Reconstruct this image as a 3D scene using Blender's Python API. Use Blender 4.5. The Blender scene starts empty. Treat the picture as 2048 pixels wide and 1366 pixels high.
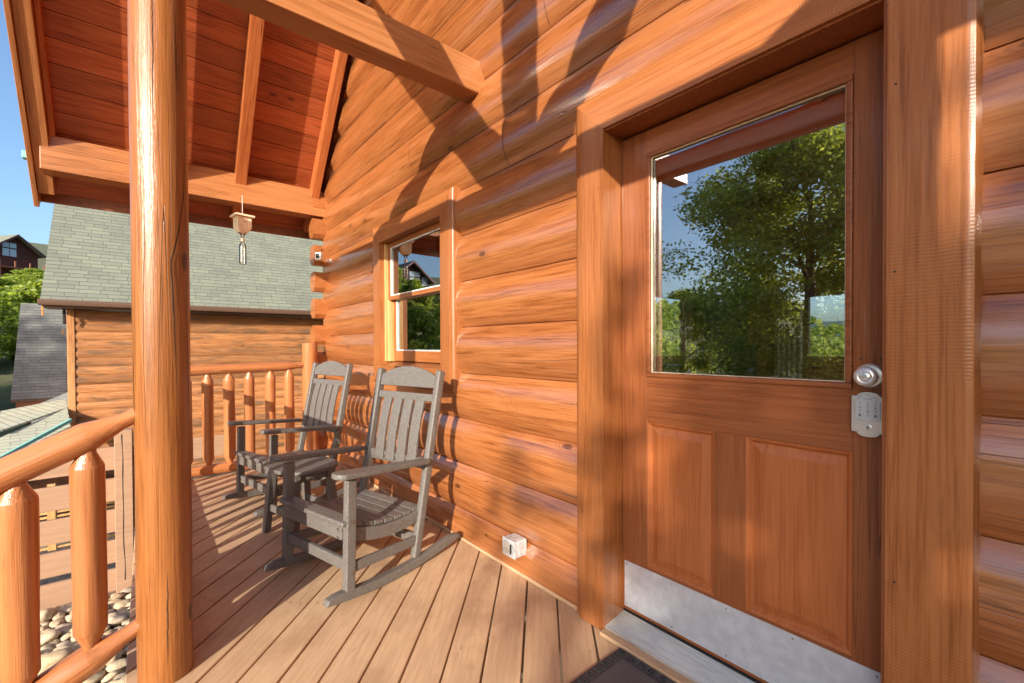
import bpy, bmesh, math, random
import numpy as np
from mathutils import Vector, Matrix, noise
random.seed(7)
PI = math.pi
C = bpy.context.scene.collection
sc = bpy.context.scene

# ------------------------------------------------------------------ camera, sky, sun, exposure
YAW, PITCH, ROLL = 0.88221, 0.010807, 0.0043266
cd = bpy.data.cameras.new('camera'); cam = bpy.data.objects.new('camera', cd); C.objects.link(cam)
cd.sensor_width = 36; cd.lens = 887.33/2048*36; cd.shift_y = 17.65/2048; cd.clip_start = .03; cd.clip_end = 6000
fw = Vector((-math.sin(YAW)*math.cos(PITCH), math.cos(YAW)*math.cos(PITCH), -math.sin(PITCH)))
rt = Vector((math.cos(YAW), math.sin(YAW), 0)); dn = fw.cross(rt)
if dn.z > 0: dn = -dn
c_, s_ = math.cos(ROLL), math.sin(ROLL)
r2 = c_*rt + s_*dn; d2 = -s_*rt + c_*dn
mw = Matrix((( r2.x, -d2.x, -fw.x, 0), (r2.y, -d2.y, -fw.y, 0), (r2.z, -d2.z, -fw.z, 0), (0, 0, 0, 1)))
cam.matrix_world = Matrix.Translation((0, 0, 1.25)) @ mw
sc.camera = cam
AZ, EL = math.radians(36), math.radians(17.8)
SUN = Vector((math.sin(AZ)*math.cos(EL), -math.cos(AZ)*math.cos(EL), math.sin(EL)))
w = bpy.data.worlds.new('World'); sc.world = w; w.use_nodes = True
nt = w.node_tree; bg = nt.nodes['Background']
sky = nt.nodes.new('ShaderNodeTexSky'); sky.sky_type = 'NISHITA'; sky.sun_disc = False
sky.sun_elevation = EL; sky.sun_rotation = PI-AZ; sky.air_density = 1.0; sky.dust_density = 2.2; sky.ozone_density = 3.4
nt.links.new(sky.outputs[0], bg.inputs[0]); bg.inputs[1].default_value = 0.15
sl = bpy.data.lights.new('sun', 'SUN'); so = bpy.data.objects.new('sun', sl); C.objects.link(so)
sl.energy = 4.1; sl.angle = math.radians(.5); sl.color = (1, .925, .79)
so.rotation_euler = SUN.to_track_quat('Z', 'Y').to_euler()
sc.view_settings.view_transform = 'Standard'; sc.view_settings.look = 'None'
sc.view_settings.exposure = 1.02; sc.view_settings.gamma = 1
sc.cycles.max_bounces = 8; sc.cycles.transparent_max_bounces = 12; sc.cycles.glossy_bounces = 4
sc.cycles.caustics_reflective = False; sc.cycles.caustics_refractive = False
sc.cycles.use_denoising = True

# ------------------------------------------------------------------ material helpers
def mat_new(name):
    m = bpy.data.materials.new(name); m.use_nodes = True
    return m, m.node_tree, m.node_tree.nodes['Principled BSDF']
class N:
    def __init__(s, nt): s.nt = nt
    def node(s, t, **k):
        n = s.nt.nodes.new(t)
        for a, v in k.items(): setattr(n, a, v)
        return n
    def put(s, sock, v):
        if hasattr(v, 'is_output') or isinstance(v, bpy.types.NodeSocket): s.nt.links.new(v, sock)
        else: sock.default_value = v
    def math(s, op, a, b=None, c=None):
        n = s.node('ShaderNodeMath', operation=op); s.put(n.inputs[0], a)
        if b is not None: s.put(n.inputs[1], b)
        if c is not None: s.put(n.inputs[2], c)
        return n.outputs[0]
    def vmath(s, op, a, b=None):
        n = s.node('ShaderNodeVectorMath', operation=op); s.put(n.inputs[0], a)
        if b is not None: s.put(n.inputs[1], b)
        return n.outputs[0]
    def noise(s, vec, scale, detail=3, rough=.5, dist=0.):
        n = s.node('ShaderNodeTexNoise'); s.put(n.inputs['Vector'], vec); n.inputs['Scale'].default_value = scale
        n.inputs['Detail'].default_value = detail; n.inputs['Roughness'].default_value = rough; n.inputs['Distortion'].default_value = dist
        return n.outputs[0]
    def mixc(s, f, a, b, mode='MIX'):
        n = s.node('ShaderNodeMix', data_type='RGBA', blend_type=mode); s.put(n.inputs[0], f); s.put(n.inputs[6], a); s.put(n.inputs[7], b)
        return n.outputs[2]
    def ramp(s, f, stops):
        n = s.node('ShaderNodeValToRGB'); s.put(n.inputs[0], f); e = n.color_ramp.elements
        while len(e) < len(stops): e.new(.5)
        for i, (p, c) in enumerate(stops):
            e[i].position = p; e[i].color = (*c, 1) if len(c) == 3 else c
        return n.outputs[0]
    def smooth(s, v, a, b):
        n = s.node('ShaderNodeMapRange', interpolation_type='SMOOTHSTEP'); s.put(n.inputs[0], v)
        n.inputs[1].default_value = a; n.inputs[2].default_value = b; return n.outputs[0]
def c4(c): return (*c, 1)

def wood(name, dark, light, axis='X', rough=.38, coat=.35, crough=.16, cior=1.5, rows=None, island=False, saw=0., knots=.5, checks=1., tone=.25, bump=.5, across=9., coarse=1., grime=None, con=1.):
    m, nt, p = mat_new(name); n = N(nt); ai = 'XYZ'.index(axis)
    co = n.node('ShaderNodeTexCoord').outputs['Object']
    oi = n.node('ShaderNodeObjectInfo').outputs['Random']
    rnd = oi
    if rows:
        sp = n.node('ShaderNodeSeparateXYZ'); n.put(sp.inputs[0], co)
        idx = n.math('FLOOR', n.math('DIVIDE', n.math('SUBTRACT', sp.outputs[2], rows[0]), rows[1]))
        wn = n.node('ShaderNodeTexWhiteNoise', noise_dimensions='1D'); n.put(wn.inputs['W'], n.math('ADD', idx, .37)); rnd = wn.outputs[0]
    if island: rnd = n.math('FRACT', n.math('ADD', n.node('ShaderNodeNewGeometry').outputs['Random Per Island'], oi))
    off = n.node('ShaderNodeCombineXYZ'); 
    for i, k in enumerate((37.7, 53.1, 71.9)): n.put(off.inputs[i], n.math('MULTIPLY', rnd, k))
    base = n.vmath('ADD', co, off.outputs[0])
    def mp(a, c):
        s = [c, c, c]; s[ai] = a
        return n.vmath('MULTIPLY', base, tuple(s))
    A = n.noise(mp(1.1*coarse, across*1.7), 1.3, 7, .66, .9)
    E = n.noise(mp(2.4, 62.), 1., 4, .65, .3)
    B = n.noise(mp(4., 160.), 1., 3, .6)
    D = n.noise(mp(1.0, 2.2), 1., 2, .5)
    mix = n.math('ADD', n.math('ADD', n.math('ADD', n.math('MULTIPLY', A, .30), n.math('MULTIPLY', E, .30)), n.math('MULTIPLY', B, .28)), n.math('MULTIPLY', D, .12))
    mid = [ (a+b)/2 for a, b in zip(dark, light)]
    col = n.ramp(mix, [(.49-.11/con, [x*.50 for x in dark]), (.49-.05/con, dark), (.50, mid), (.49+.11/con, light)])
    # tone per board
    tv = n.math('ADD', 1-tone/2, n.math('MULTIPLY', rnd, tone))
    tc = n.node('ShaderNodeCombineXYZ'); n.put(tc.inputs[0], tv); n.put(tc.inputs[1], tv); n.put(tc.inputs[2], tv)
    col = n.mixc(1., col, tc.outputs[0], 'MULTIPLY')
    if knots:
        vo = n.node('ShaderNodeTexVoronoi'); n.put(vo.inputs['Vector'], n.vmath('ADD', mp(2.3, 5.2), n.vmath('MULTIPLY', n.node('ShaderNodeTexNoise').outputs[1], (.03, .03, .03))))
        vo.inputs['Scale'].default_value = 1.
        d = vo.outputs['Distance']; cs = n.node('ShaderNodeSeparateXYZ'); n.put(cs.inputs[0], vo.outputs['Color'])
        gate = n.smooth(cs.outputs[0], 1-knots-.02, 1-knots+.02)
        kn = n.math('MULTIPLY', n.math('SUBTRACT', 1., n.smooth(d, .045, .11)), gate)
        ringv = n.math('MULTIPLY', n.math('MULTIPLY', n.math('SUBTRACT', 1., n.smooth(d, .08, .3)), gate), n.math('MULTIPLY', n.math('ADD', n.math('SINE', n.math('MULTIPLY', d, 110.)), 1.), .18))
        col = n.mixc(ringv, col, c4([x*.45 for x in dark]))
        col = n.mixc(n.math('MULTIPLY', kn, .9), col, c4([x*.35 for x in dark]))
    bh = n.math('ADD', n.math('MULTIPLY', B, .45), n.math('ADD', n.math('MULTIPLY', A, .4), n.math('MULTIPLY', E, .5)))
    if checks:
        ck = n.noise(mp(.22, 15.), 1., 2, .5, .15)
        lin = n.math('SUBTRACT', 1., n.smooth(n.math('ABSOLUTE', n.math('SUBTRACT', ck, .5)), .0015, .006))
        msk = n.smooth(n.noise(mp(.8, 1.6), 1.1, 1), .5, .62)
        ckf = n.math('MULTIPLY', lin, msk)
        col = n.mixc(n.math('MULTIPLY', ckf, .75*checks), col, c4([x*.15 for x in dark]))
        bh = n.math('SUBTRACT', bh, n.math('MULTIPLY', ckf, .8))
    if saw:
        wv = n.node('ShaderNodeTexWave', wave_type='BANDS', bands_direction=axis, wave_profile='SIN')
        n.put(wv.inputs['Vector'], base); wv.inputs['Scale'].default_value = 34.; wv.inputs['Distortion'].default_value = 3.; wv.inputs['Detail'].default_value = 2; wv.inputs['Detail Scale'].default_value = .35
        sm = n.smooth(n.noise(base, 3.2, 2), .38, .6)
        bh = n.math('ADD', bh, n.math('MULTIPLY', n.math('MULTIPLY', wv.outputs[1], sm), saw))
        col = n.mixc(n.math('MULTIPLY', n.math('MULTIPLY', n.math('SUBTRACT', 1., wv.outputs[1]), sm), .10), col, c4([x*.5 for x in dark]))
    if grime:
        g = n.smooth(n.noise(mp(1.2, 7.), 1.2, 4, .65), .48, .66)
        col = n.mixc(n.math('MULTIPLY', g, .8), col, c4(grime))
    n.put(p.inputs['Base Color'], col)
    n.put(p.inputs['Roughness'], n.math('ADD', rough-.08, n.math('MULTIPLY', A, .16)))
    p.inputs['Specular IOR Level'].default_value = .25
    p.inputs['Coat Weight'].default_value = coat; p.inputs['Coat Roughness'].default_value = crough; p.inputs['Coat IOR'].default_value = cior
    b = n.node('ShaderNodeBump'); n.put(b.inputs['Height'], bh); b.inputs['Strength'].default_value = bump; b.inputs['Distance'].default_value = .0025
    n.put(p.inputs['Normal'], b.outputs[0])
    if coat: n.put(p.inputs['Coat Normal'], b.outputs[0])
    return m

def simple(name, col, rough=.5, metal=0., var=.15, scale=20., bump=.15, coat=0., stretch=(1, 1, 1)):
    m, nt, p = mat_new(name); n = N(nt)
    co = n.vmath('MULTIPLY', n.node('ShaderNodeTexCoord').outputs['Object'], stretch)
    a = n.noise(co, scale, 5, .6)
    c = n.mixc(n.smooth(a, .3, .7), c4([x*(1-var) for x in col]), c4([min(1, x*(1+var)) for x in col]))
    n.put(p.inputs['Base Color'], c); n.put(p.inputs['Roughness'], n.math('ADD', rough-.06, n.math('MULTIPLY', a, .12)))
    p.inputs['Metallic'].default_value = metal; p.inputs['Coat Weight'].default_value = coat
    if bump:
        b = n.node('ShaderNodeBump'); n.put(b.inputs['Height'], n.noise(co, scale*4, 3)); b.inputs['Strength'].default_value = bump; b.inputs['Distance'].default_value = .002
        n.put(p.inputs['Normal'], b.outputs[0])
    return m

def shingles(name, c1, c2, c3):
    m, nt, p = mat_new(name); n = N(nt)
    co = n.node('ShaderNodeTexCoord').outputs['Object']
    br = n.node('ShaderNodeTexBrick'); n.put(br.inputs['Vector'], co); br.offset = .37; br.offset_frequency = 2; br.squash = .7; br.squash_frequency = 3
    for k, v in (('Scale', 1.), ('Mortar Size', .0), ('Brick Width', .30), ('Row Height', .105), ('Bias', 0.)): br.inputs[k].default_value = v
    br.inputs['Color1'].default_value = (0, 0, 0, 1); br.inputs['Color2'].default_value = (1, 1, 1, 1)
    s = n.node('ShaderNodeSeparateXYZ'); n.put(s.inputs[0], co)
    fy = n.math('FRACT', n.math('DIVIDE', s.outputs[1], .105))
    br2 = n.node('ShaderNodeTexBrick'); n.put(br2.inputs['Vector'], co); br2.offset = .37; br2.squash = .7; br2.squash_frequency = 3
    for k, v in (('Scale', 1.), ('Mortar Size', .007), ('Mortar Smooth', .3), ('Brick Width', .30), ('Row Height', .105)): br2.inputs[k].default_value = v
    br2.inputs['Color1'].default_value = br2.inputs['Color2'].default_value = (1, 1, 1, 1); br2.inputs['Mortar'].default_value = (0, 0, 0, 1)
    sv = n.node('ShaderNodeSeparateXYZ'); n.put(sv.inputs[0], br.outputs[0])
    col = n.ramp(sv.outputs[0], [(.15, c1), (.5, c2), (.85, c3)])
    sp = n.noise(co, 260., 2, .7); blot = n.noise(co, 1.2, 3)
    col = n.mixc(.5, col, n.ramp(sp, [(.3, [x*.45 for x in c1]), (.7, [min(1, x*1.5) for x in c3])]), 'MIX')
    col = n.mixc(n.math('MULTIPLY', n.smooth(blot, .4, .7), .25), col, c4([x*.7 for x in c1]))
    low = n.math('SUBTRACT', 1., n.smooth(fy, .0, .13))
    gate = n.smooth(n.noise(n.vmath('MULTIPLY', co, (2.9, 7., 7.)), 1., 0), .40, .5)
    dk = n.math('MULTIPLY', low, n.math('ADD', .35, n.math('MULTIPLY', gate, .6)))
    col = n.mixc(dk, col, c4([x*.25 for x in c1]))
    sm = n.node('ShaderNodeSeparateXYZ'); n.put(sm.inputs[0], br2.outputs[0])
    col = n.mixc(n.math('MULTIPLY', n.math('SUBTRACT', 1., sm.outputs[0]), .55), col, c4([x*.35 for x in c1]))
    n.put(p.inputs['Base Color'], col); p.inputs['Roughness'].default_value = .95; p.inputs['Specular IOR Level'].default_value = .15
    hh = n.math('SUBTRACT', n.math('MULTIPLY', sv.outputs[0], .3), fy)
    b = n.node('ShaderNodeBump'); n.put(b.inputs['Height'], hh); b.inputs['Strength'].default_value = .8; b.inputs['Distance'].default_value = .012
    n.put(p.inputs['Normal'], b.outputs[0])
    return m

def leaf_mat(name, cols, trans=.35):
    m, nt, p = mat_new(name); n = N(nt)
    r = n.node('ShaderNodeNewGeometry').outputs['Random Per Island']
    col = n.ramp(r, [(i/(len(cols)-1), c) for i, c in enumerate(cols)])
    n.put(p.inputs['Base Color'], col); p.inputs['Roughness'].default_value = .5
    t = n.node('ShaderNodeBsdfTranslucent'); n.put(t.inputs[0], n.mixc(1., col, (1.5, 1.6, .6, 1), 'MULTIPLY'))
    mx = n.node('ShaderNodeMixShader'); mx.inputs[0].default_value = trans
    nt.links.new(p.outputs[0], mx.inputs[1]); nt.links.new(t.outputs[0], mx.inputs[2])
    nt.links.new(mx.outputs[0], nt.nodes['Material Output'].inputs[0])
    return m

def glass_mat(name, refl=.16, tint=(1, 1, 1)):
    m, nt, p = mat_new(name); n = N(nt); nt.nodes.remove(p)
    t = n.node('ShaderNodeBsdfTransparent'); t.inputs[0].default_value = c4(tint)
    g = n.node('ShaderNodeBsdfGlossy'); g.inputs['Roughness'].default_value = 0.; 
    co = n.node('ShaderNodeTexCoord').outputs['Object']
    b = n.node('ShaderNodeBump'); n.put(b.inputs['Height'], n.noise(co, 2.2, 1)); b.inputs['Strength'].default_value = .02; b.inputs['Distance'].default_value = .02
    n.put(g.inputs['Normal'], b.outputs[0])
    lw = n.node('ShaderNodeLayerWeight'); lw.inputs[0].default_value = .35
    f = n.math('ADD', refl, n.math('MULTIPLY', lw.outputs[0], 1-refl))
    mx = n.node('ShaderNodeMixShader'); n.put(mx.inputs[0], f)
    nt.links.new(t.outputs[0], mx.inputs[1]); nt.links.new(g.outputs[0], mx.inputs[2])
    nt.links.new(mx.outputs[0], nt.nodes['Material Output'].inputs[0])
    return m

# stained pine colours (linear)
WD, WL = (.26, .080, .020), (.42, .155, .052)
M = {}
M['wall'] = wood('stained wall logs', WD, WL, 'X', rows=(.1735, .2985), knots=.8, tone=.16, rough=.36, coat=.9, crough=.13, cior=1.9, con=1.0)
M['woodX'] = wood('stained beam timber', (.31, .115, .038), (.45, .185, .070), 'X', knots=.4, island=True, rough=.4, coat=.3)
M['woodXr'] = wood('stained rafter timber', (.33, .085, .024), (.50, .165, .052), 'X', knots=.4, island=True, rough=.42, coat=.25)
M['trimX'] = wood('sawn trim across', WD, WL, 'X', saw=.24, knots=.4, checks=0, con=.75, rough=.4, coat=.45, crough=.24, cior=1.55, island=True)
M['trimZ'] = wood('sawn trim upright', WD, WL, 'Z', saw=.24, knots=.4, checks=0, con=.75, rough=.4, coat=.45, crough=.24, cior=1.55, island=True)
M['ceil'] = wood('tongue and groove ceiling boards', (.29, .060, .019), (.47, .125, .042), 'Y', island=True, knots=.55, tone=.35, rough=.42, coat=.3)
M['log'] = wood('peeled log', (.33, .112, .037), (.50, .19, .070), 'Z', knots=.5, rough=.36, coat=.5, bump=1.3, con=.7)
M['post'] = wood('varnished post', (.20, .066, .016), (.35, .125, .034), 'Z', knots=.6, rough=.38, coat=.45, crough=.27, bump=1.3, con=.8)
M['doorX'] = wood('stained door rail', (.20, .056, .018), (.36, .120, .043), 'X', knots=0, checks=.6, rough=.4, coat=.35, across=20, con=.6)
M['doorZ'] = wood('stained door stile', (.20, .056, .018), (.36, .120, .043), 'Z', knots=0, checks=.6, rough=.4, coat=.35, across=20, con=.6)
M['panel'] = wood('stained door panel', (.33, .088, .026), (.50, .165, .054), 'Z', knots=0, checks=.2, rough=.38, coat=.4, across=24, con=.5)
M['palewood'] = wood('pale sash wood', (.50, .26, .09), (.72, .45, .20), 'Z', knots=0, rough=.4, coat=.2)
M['bird'] = wood('raw cedar', (.74, .58, .40), (.90, .78, .60), 'Z', knots=0, rough=.7, coat=0)
M['siding'] = wood('weathered log siding', (.25, .092, .032), (.46, .20, .076), 'Y', rows=(0, .172), knots=.6, tone=.5, rough=.6, coat=.05, grime=(.14, .08, .045), across=12)
M['fencewood'] = simple('tan painted fence board', (.37, .215, .132), .65, var=.1, scale=6, stretch=(1, .3, 8), bump=.3)
M['siding_trim'] = wood('weathered corner trim', (.34, .14, .05), (.56, .27, .11), 'Z', knots=.3, rough=.6, coat=0)

def deck_mat():
    m, nt, p = mat_new('painted deck board'); n = N(nt)
    co = n.node('ShaderNodeTexCoord').outputs['Object']; r = n.node('ShaderNodeNewGeometry').outputs['Random Per Island']
    v = n.vmath('MULTIPLY', co, (2.5, 30., 30.)); a = n.noise(v, 2., 5, .6, .6); d = n.noise(co, 2.6, 4, .6)
    col = n.mixc(n.smooth(a, .3, .7), (.54, .345, .20, 1), (.66, .44, .265, 1))
    col = n.mixc(n.math('MULTIPLY', n.smooth(d, .45, .7), .6), col, (.36, .215, .125, 1))
    col = n.mixc(n.math('MULTIPLY', r, .22), col, (.40, .24, .14, 1))
    ck = n.noise(n.vmath('MULTIPLY', co, (1.5, 26., 26.)), 1.6, 1); lin = n.math('SUBTRACT', 1., n.smooth(n.math('ABSOLUTE', n.math('SUBTRACT', ck, .5)), .001, .007))
    msk = n.math('MULTIPLY', lin, n.smooth(n.noise(co, 2.3, 1), .55, .62))
    col = n.mixc(n.math('MULTIPLY', msk, .6), col, (.12, .05, .03, 1))
    vo = n.node('ShaderNodeTexVoronoi'); n.put(vo.inputs['Vector'], co); vo.inputs['Scale'].default_value = 9.
    cs = n.node('ShaderNodeSeparateXYZ'); n.put(cs.inputs[0], vo.outputs['Color'])
    spk = n.math('MULTIPLY', n.math('SUBTRACT', 1., n.smooth(vo.outputs[0], .025, .05)), n.smooth(cs.outputs[0], .62, .64))
    col = n.mixc(n.math('MULTIPLY', spk, .7), col, (.7, .55, .42, 1))
    n.put(p.inputs['Base Color'], col); n.put(p.inputs['Roughness'], n.math('ADD', .42, n.math('MULTIPLY', d, .2)))
    b = n.node('ShaderNodeBump'); n.put(b.inputs['Height'], n.math('SUBTRACT', a, msk)); b.inputs['Strength'].default_value = .35; b.inputs['Distance'].default_value = .002
    n.put(p.inputs['Normal'], b.outputs[0]); return m
M['deck'] = deck_mat()
M['dark'] = simple('dark gap', (.03, .02, .015), .9)
M['poly'] = simple('grey brown recycled plastic lumber', (.140, .124, .112), .42, var=.42, scale=170, stretch=(1, 1, 1), bump=.6, coat=.08)
M['screw'] = simple('steel screw', (.4, .39, .38), .3, metal=1., bump=0)
M['nickel'] = simple('satin nickel', (.66, .66, .67), .25, metal=.6, var=.04, bump=0)
M['keyface'] = simple('pale keypad face', (.50, .54, .60), .35, metal=.3, var=.03, bump=0)
M['ink'] = simple('grey printed digits', (.16, .17, .18), .5, bump=0)
M['blackpl'] = simple('black plastic', (.015, .015, .017), .3, bump=0)
M['whitepl'] = simple('white plastic', (.8, .8, .78), .35, var=.03, bump=0)
def kick_mat():
    m, nt, p = mat_new('worn galvanised kick plate'); n = N(nt)
    co = n.node('ShaderNodeTexCoord').outputs['Object']
    a = n.noise(co, 26., 6, .65); d = n.noise(co, 3., 4, .6); s = n.noise(n.vmath('MULTIPLY', co, (30., 1., 4.)), 3., 3)
    col = n.mixc(n.smooth(a, .35, .7), (.60, .64, .72, 1), (.72, .76, .84, 1)); col = n.mixc(n.math('MULTIPLY', n.smooth(d, .5, .7), .25), col, (.55, .54, .55, 1))
    n.put(p.inputs['Base Color'], col); p.inputs['Metallic'].default_value = .45
    n.put(p.inputs['Roughness'], n.math('ADD', .36, n.math('MULTIPLY', a, .25)))
    b = n.node('ShaderNodeBump'); n.put(b.inputs['Height'], n.math('ADD', a, s)); b.inputs['Strength'].default_value = .15; b.inputs['Distance'].default_value = .002
    n.put(p.inputs['Normal'], b.outputs[0]); return m
M['kick'] = kick_mat()
M['alum'] = simple('weathered aluminium sill', (.62, .60, .55), .42, metal=.5, var=.18, scale=30, stretch=(.3, 8, 1), bump=.2)
M['outlet'] = simple('weathered grey outlet paint', (.60, .62, .64), .45, metal=.2, var=.25, scale=30)
M['rubber'] = simple('black rubber mat', (.055, .052, .056), .5, var=.3, scale=60, bump=.4)
def mesh_rubber():
    m, nt, p = mat_new('ribbed rubber mat centre'); n = N(nt)
    co = n.node('ShaderNodeTexCoord').outputs['Object']
    vo = n.node('ShaderNodeTexVoronoi'); n.put(vo.inputs['Vector'], n.vmath('MULTIPLY', co, (1, 1, 0))); vo.inputs['Scale'].default_value = 170.; vo.inputs['Randomness'].default_value = .1
    d = n.noise(co, 14., 4)
    col = n.mixc(n.smooth(vo.outputs[0], .2, .6), (.15, .14, .15, 1), (.035, .033, .035, 1)); col = n.mixc(n.math('MULTIPLY', d, .5), col, (.13, .10, .09, 1))
    n.put(p.inputs['Base Color'], col); p.inputs['Roughness'].default_value = .55
    b = n.node('ShaderNodeBump'); n.put(b.inputs['Height'], vo.outputs[0]); b.inputs['Strength'].default_value = .8; b.inputs['Distance'].default_value = .003; b.invert = True
    n.put(p.inputs['Normal'], b.outputs[0]); return m
M['rubber_in'] = mesh_rubber()
M['glass'] = glass_mat('door glass', .36, (.88, .91, .93))
M['winglass'] = glass_mat('window glass', .45, (.7, .75, .75))
M['clear'] = glass_mat('clear plastic bottle', .10)
M['shingle'] = shingles('grey green shingles', (.17, .17, .145), (.215, .215, .17), (.245, .255, .185))
M['shingle_blue'] = shingles('slate grey shingles', (.17, .17, .17), (.22, .22, .21), (.26, .255, .23))
M['shingle_pale'] = shingles('pale green shingles', (.42, .40, .31), (.48, .47, .36), (.53, .53, .39))
M['gutter'] = simple('bronze gutter', (.16, .09, .06), .35, metal=.2, var=.1, bump=0)
M['teal'] = simple('teal drip edge', (.22, .50, .42), .5, var=.1, bump=0)
M['bronze'] = simple('brown fascia', (.26, .09, .04), .5)
M['stone'] = None
def stone_mat():
    m, nt, p = mat_new('river stone'); n = N(nt)
    co = n.node('ShaderNodeTexCoord').outputs['Object']; r = n.node('ShaderNodeObjectInfo').outputs['Random']
    v = n.vmath('ADD', co, n.node('ShaderNodeObjectInfo').outputs['Location'])
    a = n.noise(v, 9., 6, .65); base = n.ramp(r, [(0, (.46, .31, .18)), (.35, (.60, .46, .29)), (.7, (.42, .33, .25)), (1, (.68, .54, .34))])
    col = n.mixc(n.math('MULTIPLY', n.smooth(a, .45, .7), .5), base, (.30, .20, .13, 1))
    n.put(p.inputs['Base Color'], col); p.inputs['Roughness'].default_value = .75
    b = n.node('ShaderNodeBump'); n.put(b.inputs['Height'], a); b.inputs['Strength'].default_value = .6; b.inputs['Distance'].default_value = .01
    n.put(p.inputs['Normal'], b.outputs[0]); return m
M['stone'] = stone_mat()
def ground_mat():
    m, nt, p = mat_new('ground'); n = N(nt)
    co = n.node('ShaderNodeTexCoord').outputs['Object']
    a = n.noise(co, .6, 6, .65); b_ = n.noise(co, 9., 5, .7)
    col = n.mixc(n.smooth(a, .4, .6), (.10, .12, .035, 1), (.17, .14, .07, 1)); col = n.mixc(n.math('MULTIPLY', b_, .6), col, (.06, .08, .025, 1))
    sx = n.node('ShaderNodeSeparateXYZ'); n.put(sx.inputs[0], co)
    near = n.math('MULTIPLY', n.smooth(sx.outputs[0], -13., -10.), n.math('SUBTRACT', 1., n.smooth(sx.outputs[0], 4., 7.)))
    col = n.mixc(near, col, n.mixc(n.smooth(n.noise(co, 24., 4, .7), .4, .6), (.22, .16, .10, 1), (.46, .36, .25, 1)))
    n.put(p.inputs['Base Color'], col); p.inputs['Roughness'].default_value = .95
    b = n.node('ShaderNodeBump'); n.put(b.inputs['Height'], b_); b.inputs['Strength'].default_value = .7; b.inputs['Distance'].default_value = .08
    n.put(p.inputs['Normal'], b.outputs[0]); return m
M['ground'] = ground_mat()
M['mountain'] = simple('distant mountain', (.10, .16, .17), .95, scale=.01, bump=0)
M['bark'] = simple('bark', (.16, .11, .075), .9, var=.3, scale=12, stretch=(1, 1, .2), bump=.8)
M['leafA'] = leaf_mat('broadleaf foliage', [(.18, .20, .06), (.27, .29, .08), (.38, .38, .11), (.52, .49, .18)], .6)
M['leafB'] = leaf_mat('hill foliage', [(.14, .19, .04), (.24, .30, .06), (.36, .40, .09), (.48, .49, .14)], .55)
M['leafC'] = leaf_mat('yellow green foliage', [(.24, .29, .06), (.38, .42, .10), (.52, .52, .17)], .55)
M['maroon'] = wood('dark red siding', (.055, .016, .012), (.10, .03, .022), 'Y', rows=(0, .3), knots=0, checks=0, rough=.6, coat=0)
M['paleglass'] = simple('far window glass', (.35, .45, .55), .1, bump=0, var=.05)
M['plaster'] = simple('interior pine wall', (.62, .36, .16), .5, var=.25, scale=3, stretch=(1, 1, 9))
M['curtain'] = simple('beige curtain', (.75, .66, .55), .9, var=.1)
M['sofa'] = simple('dark leather', (.05, .025, .018), .35)
M['felt'] = simple('burgundy felt', (.30, .02, .04), .9)
M['fireplace'] = simple('dark fireplace surround', (.10, .09, .08), .6)
M['floorin'] = simple('interior floor', (.20, .10, .045), .4)
M['copper'] = simple('copper cap', (.6, .30, .18), .4, metal=.3, bump=0)
M['shade'] = simple('white roller shade', (.88, .88, .9), .7, var=.02, bump=0)
M['caulk'] = simple('clear caulk', (.75, .60, .42), .25, bump=0)

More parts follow.
